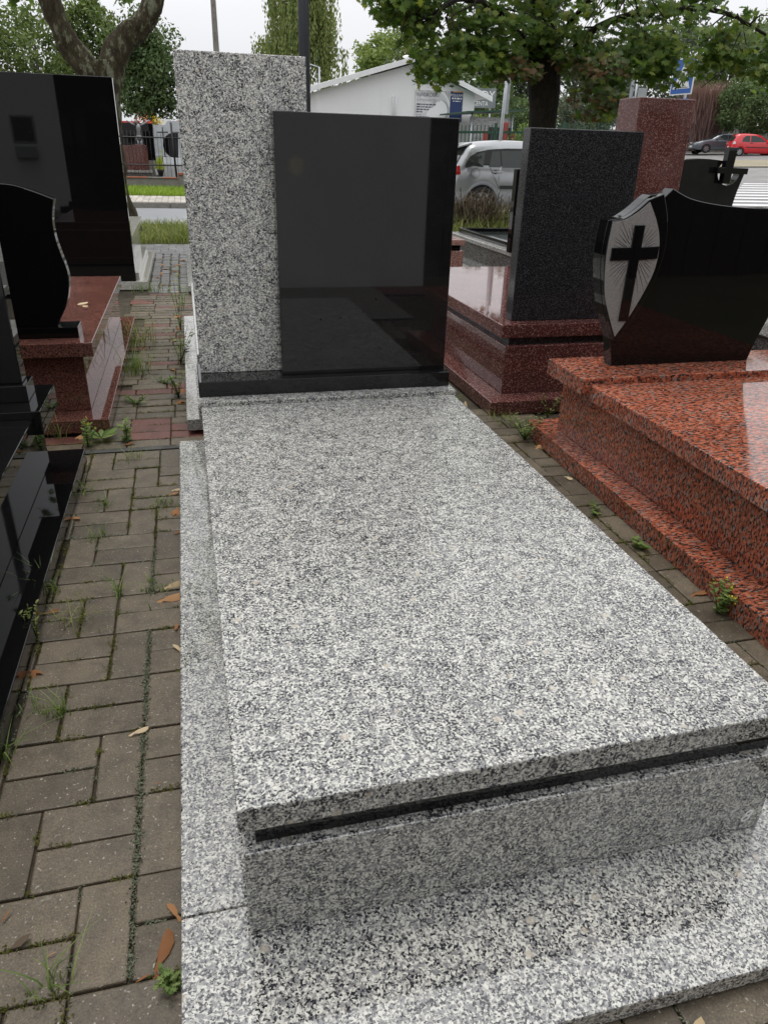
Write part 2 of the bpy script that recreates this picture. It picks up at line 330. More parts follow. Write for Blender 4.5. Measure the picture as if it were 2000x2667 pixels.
def smooth_spline(pts, n=6):
    out = []; N = len(pts)
    for i in range(N-1):
        p0, p1, p2, p3 = pts[max(i-1, 0)], pts[i], pts[i+1], pts[min(i+2, N-1)]
        for k in range(n):
            t = k/n; out.append(tuple(.5*(2*b+(-a+c)*t+(2*a-5*b+4*c-d)*t*t+(-a+3*b-3*c+d)*t**3) for a, b, c, d in zip(p0, p1, p2, p3)))
    return out+[tuple(pts[-1])]
def text(parent, name, mat, s, loc, size, rot=(R(90), 0, 0), ext=.002, align='LEFT', shear=0, sx=1):
    c = bpy.data.curves.new(name, 'FONT'); c.body = s; c.size = size; c.extrude = ext; c.align_x = align; c.shear = shear; c.materials.append(MATS[mat])
    t = bpy.data.objects.new(name, c); COL.objects.link(t); bpy.context.view_layer.update()
    me = bpy.data.meshes.new_from_object(t.evaluated_get(bpy.context.evaluated_depsgraph_get())); bpy.data.objects.remove(t); me.materials.clear()
    o = link(name, me, mat, parent, rel(parent, loc) if parent else loc); o.rotation_euler = rot; o.scale = (sx, 1, 1)
    if len(s) > 1: o['kind'] = 'stuff'
    return o
def np_mesh(name, V, F, tint=None, mat=None):
    me = bpy.data.meshes.new(name); V = np.asarray(V, np.float32); F = np.asarray(F, np.int32); k = F.shape[1]
    me.vertices.add(len(V)); me.vertices.foreach_set('co', V.ravel()); me.loops.add(F.size); me.loops.foreach_set('vertex_index', F.ravel())
    me.polygons.add(len(F)); me.polygons.foreach_set('loop_start', np.arange(0, F.size, k, dtype=np.int32)); me.polygons.foreach_set('loop_total', np.full(len(F), k, np.int32))
    me.update(calc_edges=True)
    if tint is not None:
        a = me.attributes.new('tint', 'FLOAT', 'POINT'); a.data.foreach_set('value', np.asarray(tint, np.float32))
    if mat: me.materials.append(MATS[mat])
    return me
def rand_frames(n, up=None, upw=0.):
    z = rng.normal(size=(n, 3))
    if up is not None: z = z/np.linalg.norm(z, axis=1, keepdims=True)*(1-upw)+np.asarray(up)*upw
    z /= np.linalg.norm(z, axis=1, keepdims=True)+1e-9
    a = rng.normal(size=(n, 3)); x = np.cross(a, z); x /= np.linalg.norm(x, axis=1, keepdims=True)+1e-9
    return x, np.cross(z, x), z
MAPLE = np.array([(0, -.5), (.10, -.22), (.34, -.34), (.30, -.12), (.52, .02), (.30, .10), (.28, .26), (.12, .16), (0, .52), (-.12, .16), (-.28, .26), (-.30, .10), (-.52, .02), (-.30, -.12), (-.34, -.34), (-.10, -.22)])
LEAF = np.array([(0, -.5), (.22, -.1), (.16, .25), (0, .5), (-.16, .25), (-.22, -.1)])
def leaf_cloud(name, C, size, shape=LEAF, up=None, upw=0., mat=None, frames=None, tintmul=None, cup=.12):
    C = np.asarray(C); n = len(C); k = len(shape); x, y, z = frames or rand_frames(n, up, upw)
    s = (size*rng.uniform(.65, 1.25, n))[:, None, None]; sh = np.vstack([[(0, 0)], shape])
    curl = (np.abs(sh[:, 0])*1.0+sh[:, 1]**2*.6)*cup
    V = C[:, None, :]+s*(sh[None, :, :1]*x[:, None, :]+sh[None, :, 1:]*y[:, None, :]-curl[None, :, None]*z[:, None, :])
    o = (np.arange(n)*(k+1))[:, None, None]; tri = np.array([(0, 1+i, 1+(i+1) % k) for i in range(k)])[None]
    t = rng.uniform(0, 1, n) if tintmul is None else np.clip(rng.normal(.5, .22, n)+tintmul, 0, 1)
    return np_mesh(name, V.reshape(-1, 3), (o+tri).reshape(-1, 3), np.repeat(t, k+1), mat)
def blades(C, h, w, lean=.5, seg=3, az=None):
    """curved grass blades: arrays of verts / quads"""
    n = len(C); az = rng.uniform(0, 2*np.pi, n) if az is None else az; h = h*rng.uniform(.5, 1.2, n); ln = lean*rng.uniform(.2, 1.3, n)*h
    d = np.stack([np.cos(az), np.sin(az), 0*az], 1); s = np.stack([-np.sin(az), np.cos(az), 0*az], 1); V = []
    for k in range(seg+1):
        t = k/seg; ww = w*(1-t**1.6)+.0002
        c = C+d*(ln*t*t)[:, None]+np.array([0, 0, 1])*(h*(t-.25*t*t*lean))[:, None]
        V += [c-s*ww/2, c+s*ww/2]
    V = np.stack(V, 1); o = (np.arange(n)*(2*seg+2))[:, None, None]
    q = np.array([(2*k, 2*k+1, 2*k+3, 2*k+2) for k in range(seg)])[None]
    return V.reshape(-1, 3), (o+q).reshape(-1, 4), np.repeat(rng.uniform(0, 1, n), 2*seg+2)
def grass_obj(name, mat, C, h, w, lean=.5, parent=None):
    V, F, t = blades(np.asarray(C, float), h, w, lean); return link(name, np_mesh(name, V, F, t, mat), None, parent)
def gz(x, y=0): return .046*max(0., x-7.)        # the land climbs gently to the right

# ================================================================ SETTING
def sheet(name, mat, polys, z=0., nx=1):
    """flat sheets draped on the land; polys are lists of (x,y)"""
    bm = bmesh.new()
    for p in polys: bm.faces.new([bm.verts.new((x, y, gz(x)+z)) for x, y in p])
    bmesh.ops.recalc_face_normals(bm, faces=bm.faces[:])
    for f in bm.faces:
        if f.normal.z < 0: f.normal_flip()
    o = link(name, bm, mat); return props(o, kind='structure')
def strip(name, mat, x0, x1, y0, y1, z, step=2.):
    xs = [x0]+[x for x in np.arange(math.ceil(x0/step)*step, x1, step) if x > x0]+[x1]
    if x0 < 7 < x1: xs = sorted(set(xs+[7.]))
    return sheet(name, mat, [[(a, y0), (b, y0), (b, y1), (a, y1)] for a, b in zip(xs, xs[1:])], z)
strip('ground', 'earth', -150, 260, -60, 260, -.03, 10)
strip('road', 'asphalt_wet', -80, 9., 13.9, 17.72, .0)
lot = strip('parking_lot', 'asphalt_pale', 9., 130, 13.2, 150, .004, 6)
# az-40 frame used for what lies up the hill to the right
A40 = R(40.5); e1 = Vector((math.sin(A40), math.cos(A40))); e2 = Vector((math.cos(A40), -math.sin(A40)))
def hill(d, s): p = e1*d+e2*s; return (p.x, p.y)
sheet('verge', 'sand_verge', [[hill(45, -7), hill(45, 30), hill(56, 30), hill(56, -9)]], .05)
for k in range(9):
    d = 21+k*1.15
    o = sheet('crossing_stripe', 'paint_line', [[hill(d, -.6), hill(d, 5), hill(d+.55, 5), hill(d+.55, -.6)]], .012); o.parent = lot; del o['kind']
bed = strip('pavement', 'soil', -1.6, 3.0, -2.6, 11.05, -.012)
# paving: pairs of bricks laid across, then one laid along, staggered from row to row
PB = bm_box(-.1012, .1012, -.0518, .0518, -.03, 0, .004, 2); VB = bm_box(-.1062, .1062, -.0494, .0494, -.03, 0, .004, 2); pv = bpy.data.meshes.new('paver'); VB.to_mesh(pv); VB.free(); pv.materials.append(MATS['paver_grey']); pm = bpy.data.meshes.new('paver'); PB.to_mesh(pm); PB.free(); pm.materials.append(MATS['paver_grey'])
pmr = pm.copy(); pmr.materials.clear(); pmr.materials.append(MATS['paver_red'])
joints = []
def paver(x, y, rot, red=False, name='paver', me=None, jz=.003):
    o = bpy.data.objects.new(name, me or (pmr if red else pv if rot else pm)); COL.objects.link(o); o.parent = bed
    o.location = (x+random.uniform(-.0015, .0015), y+random.uniform(-.0015, .0015), .0+random.uniform(-jz, jz*.6)-.001)
    o.rotation_euler = (random.uniform(-.009, .009), random.uniform(-.009, .009), (R(90) if rot else 0)+random.uniform(-.008, .008)+(math.pi if random.random() < .5 else 0)); return o
def under(x, y):
    if -.06 < x < 1.15 and -.23 < y < 2.45: return True
    if x < -.60 and y < 2.42 or x < -.64: return True
    if x > 1.74 and y < 2.46 or x > 1.80 and y > 2.9: return True
    if 1.15 < x and y > 2.95 or 1.15 < x < 1.8 and y < .15 and y > -.25: return True
    return False
CX, CY = .1037, .2175
shifts = [0, 1, 0, 1, 0, -1, 0, 1, 0, -1, 0, 1, 0, -1, 0, 1, 0, -1]
for r in range(-4, 14):
    y0 = -.006+r*CY
    if y0 > 2.45: break
    off = shifts[r % len(shifts)]; yc = y0+CY/2
    for k in range(-5, 8):
        xv = -.315+(3*k+off)*CX
        if not under(xv+CX/2, yc): paver(xv+CX/2, yc, True); joints += [(xv, y0, xv, y0+CY), (xv+CX, y0, xv+CX, y0+CY)]
        for j in (0, 1):
            xc = xv+CX*2; yy = y0+CY*(.25+.5*j)
            if not under(xc, yy): paver(xc, yy, False); joints.append((xc-CX, yy-CY/4, xc+CX, yy-CY/4))
# red and grey bricks on the path beyond the dark edging strip
for r in range(39):
    yy = 2.70+r*.1085; off = random.choice((0, .04, -.03, .02)) if r > 3 else 0
    for k in range(-1, 3):
        xc = -.475+k*.2075+off
        if yy > 2.86 and xc < -.50: continue
        if xc < -.80 or xc > -.0: continue
        paver(xc, yy, False, red=(r in (1, 2) and k > 0) or (r in (8, 9) and random.random() < .8) or random.random() < .13)
        joints.append((xc-CX, yy-.054, xc+CX, yy-.054))
for k, xc in enumerate((1.3, 1.51, 1.72)):
    for j in range(3): paver(xc+.03*j, 2.66+j*.108, False)
strip('edging_strip', 'concrete_dark', -.62, -.115, 2.605, 2.65, .001)
sb = bm_box(-.046, .046, -.046, .046, -.03, 0, .012, 2); sm = bpy.data.meshes.new('sett'); sb.to_mesh(sm); sb.free(); sm.materials.append(MATS['sett_grey'])
for r in range(29):
    for k in range(4):
        paver(-.37+k*.101+random.uniform(-.008, .008), 7.0+r*.1005, random.random() < .5, name='sett', me=sm, jz=.006)
gm = pm.copy(); gm.materials.clear(); gm.materials.append(MATS['sett_grey'])
for r in range(5):
    for k in range(4): paver(-.62+k*.207+(.1 if r % 2 else 0), 9.97+r*.212, True, me=gm); paver(-.52+k*.207+(.1 if r % 2 else 0), 9.97+r*.212, True, me=gm)
# moss and lichen growing in the joints
mc, lc = [], []
for (a, b, c, d) in joints:
    n = int(np.hypot(c-a, d-b)*600); g = math.sin(a*9.1+b*5.3)+math.sin(a*23+b*17)*.6
    vert = abs(c-a) < 1e-6
    for i in range(n):
        t = random.random(); x, y = a+(c-a)*t, b+(d-b)*t; gg = g+math.sin(x*31+y*41)*.8
        w = .004 if gg < 1 else .007
        p = (x+random.gauss(0, w if vert else .003), y+random.gauss(0, .003 if vert else w), random.uniform(-.010, .002))
        if vert and abs(x+.2113) < .02 and .0 < y < 1.6:
            for _ in range(3): lc.append((x+random.gauss(0, .0055), y+random.uniform(-.01, .01), random.uniform(-.006, .003)))
        elif y > 2.6 and gg > -.6 or gg > .2:
            for _ in range(2): mc.append((p[0]+random.gauss(0, .002), p[1]+random.gauss(0, .002), random.uniform(-.008, .003)))
        elif gg < -1.25: lc.append(p)
me = leaf_cloud('moss', np.array(mc), .0075, up=(0, 0, 1), upw=.5, mat='moss'); props(link('moss', me, None), 'green moss cushions growing in the joints between the paving bricks', 'moss', kind='stuff')
me = leaf_cloud('lichen', np.array(lc), .008, up=(0, 0, 1), upw=.5, mat='lichen'); props(link('lichen', me, None), 'pale grey-green lichen crusting the joints along the left path', 'lichen', kind='stuff')

# far side of the road: kerb stones, footway of pale pavers, bright verge
kb = bm_box(-.495, .495, -.08, .08, -.1, .12, .015, 1); km = bpy.data.meshes.new('kerb_stone'); kb.to_mesh(km); kb.free(); km.materials.append(MATS['concrete'])
kerb = strip('footway', 'concrete', -60, 6.9, 17.86, 20.5, .085)
for k in range(-7, 8):
    o = bpy.data.objects.new('kerb_stone', km); COL.objects.link(o); o.parent = kerb; o.location = (k*1.0+.2, 17.79, 0)
fb = bm_box(-.07, .07, -.2, .2, .05, .1, .006, 1); fm = bpy.data.meshes.new('footway_paver'); fb.to_mesh(fm); fb.free(); fm.materials.append(MATS['paver_pale'])
for i in range(14):
    for j in range(6):
        o = bpy.data.objects.new('footway_paver', fm); COL.objects.link(o); o.parent = kerb; o.location = (-1.45+i*.146, 18.1+j*.412, random.uniform(-.002, .003))
strip('lawn', 'earth', -40, 6.9, 20.5, 24.0, .09)
C = np.stack([rng.uniform(-2.2, 1.2, 5200), rng.uniform(20.4, 23.95, 5200), np.full(5200, .08)], 1)
o = grass_obj('verge_grass', 'grass_bright', C, .16, .018, .6); props(o, 'bright green lawn strip between the footway and the low wall', 'grass', kind='stuff')
C = np.stack([rng.uniform(-.75, .12, 1500), rng.uniform(11.05, 13.8, 1500), np.full(1500, -.03)], 1)
C2 = np.stack([rng.uniform(2.6, 7.6, 9000), rng.uniform(9.6, 13.8, 9000), np.full(9000, -.03)], 1)
V1, F1, t1 = blades(C, .22, .012, 1.1); V2, F2, t2 = blades(C2, .58, .013, .8)
o = link('long_grass', np_mesh('long_grass', np.vstack([V1, V2]), np.vstack([F1, F2+len(V1)]), np.concatenate([t1, t2]), 'grass_dry'), None)
props(o, 'long half-dry grass on the verge beside the road behind the monuments', 'grass', kind='stuff')

# ================================================================ MONUMENTS
G = 'monuments shown in the stone yard'
# ---- the grey monument in the middle
m = root('grave_monument', 'large grey speckled granite grave with tall grey stele and black panel, in the centre', 'grave monument', (.5, 1.1, 0), G)
gp = 'granite_grey_polished'
for x, y in ((-.04, .1), (-.04, 1.2), (-.085, 2.05), (1.1, .1), (1.1, 1.2), (1.1, 2.1), (.35, -.2), (.8, -.2)):
    box(m, 'support_block', 'wood_wet', x-.03, x+.03, y-.05, y+.05, -.025, .0045, .003)
box(m, 'base_plate', gp, -.117, 1.215, -.270, .0605, .005, .0475, .004)
box(m, 'base_plate', gp, -.117, .16, .0630, 2.575, .005, .0472, .004)
box(m, 'base_plate', gp, .94, 1.215, .0630, 2.575, .005, .0472, .004)
box(m, 'chest', gp, .006, 1.092, -.002, 2.50, .0482, .2610, .003)
box(m, 'recess_strip', 'granite_black', .028, 1.072, .019, 2.40, .2612, .3117, .002)
box(m, 'lid_slab', 'granite_grey_honed', 0, 1.10, 0, 2.104, .3118, .3667, .004)
box(m, 'head_slab', 'granite_grey_honed', -.012, 1.112, 2.1065, 2.62, .3125, .3850, .004)
box(m, 'plinth', 'granite_black_stele', -.004, 1.099, 2.176, 2.47, .3851, .4500, .0035)
box(m, 'grey_stele', 'granite_grey_stele', .010, .493, 2.3156, 2.42, .4501, 1.6445, .003)
box(m, 'black_panel', 'granite_black_panel', .353, 1.091, 2.235, 2.3135, .4502, 1.4595, .003)
text(m, 'number_engraving', 'sign_white', '8', (1.038, -.0022, .0745), .044, ext=.0006, shear=.35, sx=1.05)

# ---- black monument, left foreground
m = root('grave_monument', 'polished black granite grave at the left edge in the foreground', 'grave monument', (-1.15, 1.1, 0), G)
b = 'granite_black'
box(m, 'base_plate', b, -1.9, -.531, -.4, 2.468, .012, .080, .003)
box(m, 'chest', b, -1.75, -.660, -.2, 2.32, .0805, .335, .003)
box(m, 'lid_slab', b, -1.79, -.616, -.25, 1.957, .3355, .400, .003)
box(m, 'head_slab', b, -1.82, -.585, 1.960, 2.315, .336, .430, .003)
box(m, 'plinth', b, -1.70, -.643, 2.082, 2.225, .4302, .4945, .003)
box(m, 'stele', b, -1.655, -.661, 2.115, 2.205, .495, 2.32, .004)

# ---- red-brown monument with the wavy black stele
m = root('grave_monument', 'red-brown polished granite grave carrying a small wavy black stele, left path side', 'grave monument', (-1., 4.1, 0), G)
b = 'granite_redbrown'
box(m, 'base_plate', b, -1.6, -.459, 2.865, 5.38, .012, .080, .003)
box(m, 'chest', b, -1.5, -.557, 3.026, 5.25, .0805, .380, .003)
box(m, 'lid_slab', b, -1.55, -.4955, 2.943, 5.017, .3805, .450, .004)
box(m, 'plinth', 'granite_black', -1.25, -.565, 3.055, 3.205, .4502, .5025, .002)
half = [(-.584, 1.091), (-.600, 1.03), (-.607, .985), (-.606, .923), (-.595, .86), (-.581, .797), (-.574, .732), (-.585, .666), (-.608, .599), (-.639, .545), (-.661, .503)]
curve = smooth_spline([(p[0], p[1]) for p in half], 4)
top = smooth_spline([(-.93, 1.125), (-.87, 1.148), (-.803, 1.153), (-.746, 1.147), (-.69, 1.131), (-.634, 1.111), (-.584, 1.091)], 4)
left = [(-1.82-x, z) for x, z in curve[::-1]]
prism(m, 'stele', 'granite_black', [*left, *top[1:], *curve[1:]], 3.085, 3.155, 'y', .004)

# ---- tall black stele behind it, on a pale base
m = root('grave_monument', 'pale cream granite grave with a tall plain black stele, behind the red-brown grave', 'grave monument', (-1., 8.3, 0), G)
b = 'granite_cream'
box(m, 'base_plate', b, -1.92, -.42, 7.09, 9.55, .0, .080, .003)
box(m, 'base_step', b, -1.58, -.50, 7.20, 9.45, .0805, .150, .003)
box(m, 'chest', b, -1.55, -.575, 7.22, 9.38, .1505, .43, .003)
box(m, 'lid_slab', b, -1.58, -.525, 7.25, 9.42, .4305, .50, .003)
box(m, 'stele', 'granite_black', -1.80, -.528, 7.10, 7.185, .0805, 1.855, .004)

# ---- grey monument back to back with the central one
m = root('grave_monument', 'light grey granite grave base showing just behind the central stele on the left', 'grave monument', (.5, 4.1, 0), G)
b = 'granite_grey_fine'
box(m, 'base_plate', b, -.077, 1.30, 2.962, 5.36, .02, .080, .002)
box(m, 'base_plate', b, -.077, 1.30, 2.790, 2.958, .02, .080, .002)
box(m, 'chest', b, .03, 1.15, 2.95, 5.2, .0805, .30, .003)
box(m, 'lid_slab', b, -.0, 1.18, 3.0, 5.25, .3005, .36, .003)
box(m, 'support_block', 'wood_wet', .0, .06, 2.82, 2.9, -.004, .02, .003)
m = root('grave_monument', 'low light grey granite grave base beside the cobbled strip, mostly hidden by the central stele', 'grave monument', (.5, 7.9, 0), G)
box(m, 'base_plate', b, -.028, 1.2, 6.77, 9.2, .03, .085, .003)
box(m, 'chest', b, .08, 1.1, 6.95, 9.0, .0855, .30, .003)

# ---- maroon monument with charcoal stele and maroon pillar
m = root('grave_monument', 'maroon granite grave with a speckled charcoal stele and a maroon pillar', 'grave monument', (2.3, 4.1, 0), G)
b = 'granite_maroon'
box(m, 'base_plate', b, 1.583, 3.2, 2.80, 5.5, .0, .080, .004)
box(m, 'chest', b, 1.702, 3.05, 2.945, 5.3, .0805, .357, .004)
box(m, 'recess_strip', 'granite_charcoal', 1.735, 3.02, 2.985, 5.25, .3572, .400, .002)
box(m, 'lid_slab', b, 1.676, 3.08, 2.958, 5.16, .4003, .475, .004)
box(m, 'charcoal_stele', 'granite_charcoal', 1.768, 2.428, 3.058, 3.148, .4752, 1.462, .004)
box(m, 'pillar', 'granite_maroon_rough', 2.455, 2.80, 3.20, 3.42, .4752, 1.633, .004)

# ---- orange-red monument with the shield stele
m = root('grave_monument', 'orange-red and black speckled granite grave with black shield stele, right foreground', 'grave monument', (2.3, 1.1, 0), G)
b = 'granite_orange'
prism(m, 'base_plate', b, [(1.60, -.15), (3.1, -.15), (3.1, 2.49), (1.668, 2.49)], .0, .080, 'z', .004)
box(m, 'chest', b, 1.758, 2.95, .0, 2.335, .0805, .3745, .003)
box(m, 'lid_slab', b, 1.70, 3.0, -.06, 1.974, .3475, .420, .004)
box(m, 'head_slab', b, 1.658, 3.04, 1.977, 2.332, .375, .450, .004)
lft = smooth_spline([(1.898, .4505), (1.868, .58), (1.80, .74), (1.762, .90), (1.758, 1.0), (1.766, 1.094)], 4)
arc1 = smooth_spline([(1.766, 1.094), (1.82, 1.103), (1.875, 1.135), (1.928, 1.18)], 3)
arc2 = smooth_spline([(2.056, 1.222), (2.15, 1.185), (2.28, 1.163), (2.42, 1.152), (2.56, 1.149), (2.72, 1.158), (2.86, 1.185)], 4)
rgt = smooth_spline([(2.90, 1.18), (2.84, .98), (2.775, .80), (2.713, .66), (2.672, .54), (2.649, .4505)], 3)
st = prism(m, 'stele', 'granite_black_shield', [*lft, *arc1[1:], (1.95, 1.196), (1.994, 1.204), (2.015, 1.183), *arc2, *rgt], 2.155, 2.225, 'y', .003)
sr = smooth_spline([(1.994, 1.203), (2.028, 1.12), (2.046, 1.03), (2.045, .94), (2.02, .83), (1.97, .72), (1.92, .63), (1.884, .575)], 3)
sl = smooth_spline([(1.868, .582), (1.80, .74), (1.762, .90), (1.758, 1.0), (1.766, 1.094)], 4)
prism(m, 'shield', 'granite_black_shield', [*sl, *arc1[1:], (1.955, 1.19), *sr], 2.122, 2.154, 'y', .003)
pl = smooth_spline([(1.868, .598), (1.824, .69), (1.787, .78), (1.768, .88), (1.762, .98), (1.768, 1.090)], 4)
pr = smooth_spline([(1.930, 1.170), (1.975, 1.10), (2.005, 1.03), (2.016, .96), (2.008, .88), (1.975, .79), (1.925, .69), (1.868, .598)], 4)
pa = smooth_spline([(1.768, 1.090), (1.825, 1.099), (1.878, 1.128), (1.930, 1.170)], 3)
prism(m, 'shield_face', 'granite_sandblasted', [*pl, *pa[1:], *pr[1:-1]], 2.1185, 2.1218, 'y', 0)
cx = 1.897
prism(m, 'cross', 'granite_black_shield', [(cx-.026, .670), (cx+.021, .670), (cx+.024, .934), (2.010, .940), (2.010, .992), (cx+.025, .988), (cx+.025, 1.078), (cx-.024, 1.078), (cx-.024, .988), (1.781, .986), (1.781, .932), (cx-.025, .934)], 2.1115, 2.1185, 'y', .0015)
bm = bmesh.new()
for k in range(44):
    a = 2*math.pi*k/44+random.uniform(-.03, .03); r_in = .05+random.uniform(0, .02); r_out = random.uniform(.10, .17)*(1.25 if math.sin(a) < -.2 else 1)
    dx, dz = math.cos(a), math.sin(a)
    if abs(dx) < .12 or abs(dz) < .13: continue
    def inside(q): return 1.785 < cx+dx*q < 1.995 and .62 < .962+dz*q < 1.15 and abs(dx*q) < .125-.10*max(0, (.9-(.962+dz*q))/.3)
    while r_out > r_in and not inside(r_out): r_out -= .006
    if r_out-r_in < .02: continue
    w = .0012; p = Vector((-dz, dx))*w
    v = [bm.verts.new((cx+dx*r+p.x*s-2.3, 2.1181-1.1, .962+dz*r+p.y*s)) for r, s in ((r_in, -1), (r_in, 1), (r_out, .3), (r_out, -.3))]; bm.faces.new(v)
o = link('ray_engraving', bm, 'granite_black_shield', m); o['kind'] = 'stuff'

# ---- behind, on the right
m = root('grave_monument', 'black granite grave with arched stele and freestanding cross, beyond the maroon pillar', 'grave monument', (4.6, 7.2, 0), G)
b = 'granite_black_stele'
box(m, 'base_plate', b, 3.7, 5.7, 5.9, 8.3, .0, .08, .003)
box(m, 'chest', b, 3.85, 5.55, 6.0, 8.2, .0805, .40, .003)
arch = smooth_spline([(3.95, 1.17), (4.3, 1.27), (4.7, 1.323), (4.95, 1.342), (5.185, 1.328)], 4)
notch = [(5.265+.128*math.cos(a), 1.235+.125*math.sin(a)) for a in [math.pi*(1+k/10) for k in range(11)]]
rs = smooth_spline([(5.447, 1.222), (5.405, 1.05), (5.385, .90), (5.38, .7), (5.40, .4005)], 4)
prism(m, 'stele', b, [(3.95, .4005), *arch, (5.14, 1.27), *notch, (5.40, 1.222), *rs], 6.02, 6.12, 'y', .003)
prism(m, 'cross', 'granite_black', [(5.165, 1.125), (5.245, 1.125), (5.248, 1.215), (5.425, 1.213), (5.425, 1.268), (5.25, 1.27), (5.255, 1.447), (5.165, 1.447), (5.16, 1.27), (5.08, 1.27), (5.08, 1.215), (5.16, 1.215)], 5.95, 6.019, 'y', .003)

m = root('grave_monument', 'grey granite grave with black framed top and black stele seen edge-on, behind the maroon grave', 'grave monument', (4., 7.2, 0), G)
b = 'granite_grey_fine'
box(m, 'base_plate', b, 2.98, 4.6, 6.05, 8.6, .0, .14, .004)
box(m, 'chest', 'granite_grey_dark', 3.19, 4.4, 6.3, 8.25, .1405, .40, .004)
box(m, 'lid_slab', b, 3.16, 4.45, 6.25, 8.3, .4005, .445, .006)
for x0, x1, y0, y1 in ((3.26, 3.32, 6.45, 8.2), (4.3, 4.36, 6.45, 8.2), (3.32, 4.3, 8.12, 8.2), (3.32, 4.3, 6.45, 6.52)): box(m, 'top_frame', 'granite_black', x0, x1, y0, y1, .4452, .50, .003)
box(m, 'top_glass', 'dark_glass', 3.32, 4.3, 6.52, 8.12, .4452, .462, .001)
box(m, 'stele', 'granite_black', 3.11, 4.3, 6.26, 6.34, .4452, 1.205, .003)
m = root('grave_monument', 'pale pink granite grave corner beside the black central panel, behind the maroon grave', 'grave monument', (2.2, 7.2, 0), G)
b = 'granite_pink'
box(m, 'chest', b, 1.6, 2.64, 6.3, 8.2, .0, .460, .004); box(m, 'recess_strip', 'granite_black', 1.65, 2.615, 6.33, 8.15, .4602, .514, .002); box(m, 'lid_slab', b, 1.58, 2.645, 6.28, 8.22, .5142, .565, .004)
m = root('grave_monument', 'light grey rounded granite grave on a dark plinth at the right edge', 'grave monument', (3.7, 3., 0), G)
prism(m, 'lid_slab', 'granite_grey_fine', [(3.06, .47), (3.09, .452), (3.16, .445), (4.2, .445), (4.2, .60), (3.16, .60), (3.10, .575), (3.07, .53)], 2.35, 3.9, 'y', .006)
box(m, 'chest', 'granite_grey_dark', 3.10, 4.2, 2.4, 3.9, .0, .444, .004)

# ================================================================ BUILDINGS, FENCES, SIGNS
# the workshop behind the photographer: what the polished black stones mirror
m = root('workshop', 'white rendered workshop wall mirrored in the polished black stones', 'building', (-1.5, -4.6, 0))
box(m, 'wall', 'plaster_white', -9., 2.48, -7.6, -2.6, -.03, 4.3, .01)
box(m, 'roof', 'roof_white', -9.3, 2.75, -7.9, -2.35, 4.3, 4.5, .02)
f = box(m, 'window', 'banner_grey', -3.2, -2.75, -2.63, -2.585, 1.25, 1.75, .01); box(f, 'pane', 'concrete_dark', -3.16, -2.79, -2.59, -2.58, 1.29, 1.71, .0)
box(m, 'letter_box', 'galvanised', -3.17, -2.78, -2.62, -2.50, .98, 1.2, .01)
dr = box(m, 'door', 'banner_grey', -1.6, -.65, -2.63, -2.585, .02, 2.05, .01); box(dr, 'handle', 'alloy', -.8, -.7, -2.6, -2.55, 1.0, 1.03, .005)
m = root('added_dark_shed', 'dark brown shed added out of view to darken the reflection in the black shield stele', 'shed', (6.3, -4.4, 0))  # unseen dark building, added so the black stones mirror something dark
for k in range(36): box(m, 'plank', 'wood_wet', 2.75+k*.2, 2.75+k*.2+.19, -3.43+.012*(k % 2), -3.38+.012*(k % 2), -.03, 3.4, .004, 1)
box(m, 'roof', 'metal_black', 2.6, 10.1, -6.4, -3.1, 3.4, 3.52, .01); box(m, 'side_wall', 'wood_wet', 2.7, 2.748, -6.2, -3.36, -.03, 3.4, .0); box(m, 'side_wall', 'wood_wet', 9.96, 10., -6.2, -3.36, -.03, 3.4, .0); box(m, 'back_wall', 'wood_wet', 2.75, 9.95, -6.3, -6.2, -.03, 3.4, 0)
strip('workshop_apron', 'paver_red', 1.9, 3.0, -2.58, -2.1, .004)
paver_mat('forecourt_slab', (.19, .18, .16), (.25, .24, .21))
strip('forecourt', 'forecourt_slab', -4.5, 1.9, -2.58, -.95, .004)

# white gabled office across the road
m = root('gabled_office', 'small white office with a low gable roof and advertising banner', 'building', (8.3, 33, 0))
yb = 30.
prism(m, 'wall', 'plaster_white', [(5.15, .0), (11.37, .0), (11.37, 3.36), (8.76, 4.22), (5.15, 3.2)], yb, yb+7, 'y', 0)
for xa, xb, za, zb in ((8.80, 4.80, 4.46, 3.32), (8.72, 11.95, 4.46, 3.28)):
    n = Vector((zb-za, -(xb-xa))).normalized(); n = n if n.y < 0 else -n; t = .07
    prism(m, 'roof', 'roof_white', [(xa, za), (xb, zb), (xb+n.x*t, zb+n.y*t), (xa+n.x*t, za+n.y*t)], yb-.35, yb+7.3, 'y', .005)
for xa, xb, za, zb in ((8.76, 4.78, 4.44, 3.30), (8.76, 11.96, 4.44, 3.26)):
    prism(m, 'fascia', 'gutter', [(xa, za), (xb, zb), (xb, zb-.17), (xa, za-.17)], yb-.39, yb-.352, 'y', .004)
for x in (6.35, 7.6, 8.85): box(m, 'panel_joint', 'roof_white', x-.006, x+.006, yb-.006, yb-.001, .1, 3.2 if x < 6 else 3.5, 0)
for x in (8.06, 8.16): tube(m, 'vent_pipe', 'roof_white', [(x, yb-.08, 2.3), (x, yb-.08, 3.12), (x, yb-.02, 3.14)], .02, 8)
b = root('banner', 'grey advertising banner with navy side panel on the white office wall', 'banner', (9.9, yb-.03, 2.9))
box(b, 'panel', 'banner_photo', 8.94, 10.35, yb-.04, yb-.012, 2.36, 3.40, .002)
box(b, 'navy_panel', 'banner_navy', 10.352, 10.86, yb-.042, yb-.012, 2.36, 3.41, .002)
box(b, 'orange_strip', 'banner_orange', 10.44, 10.86, yb-.046, yb-.0425, 3.375, 3.41, 0)
text(b, 'lettering', 'banner_text', 'NAGROBKI', (9.0, yb-.043, 3.19), .175, ext=.001)
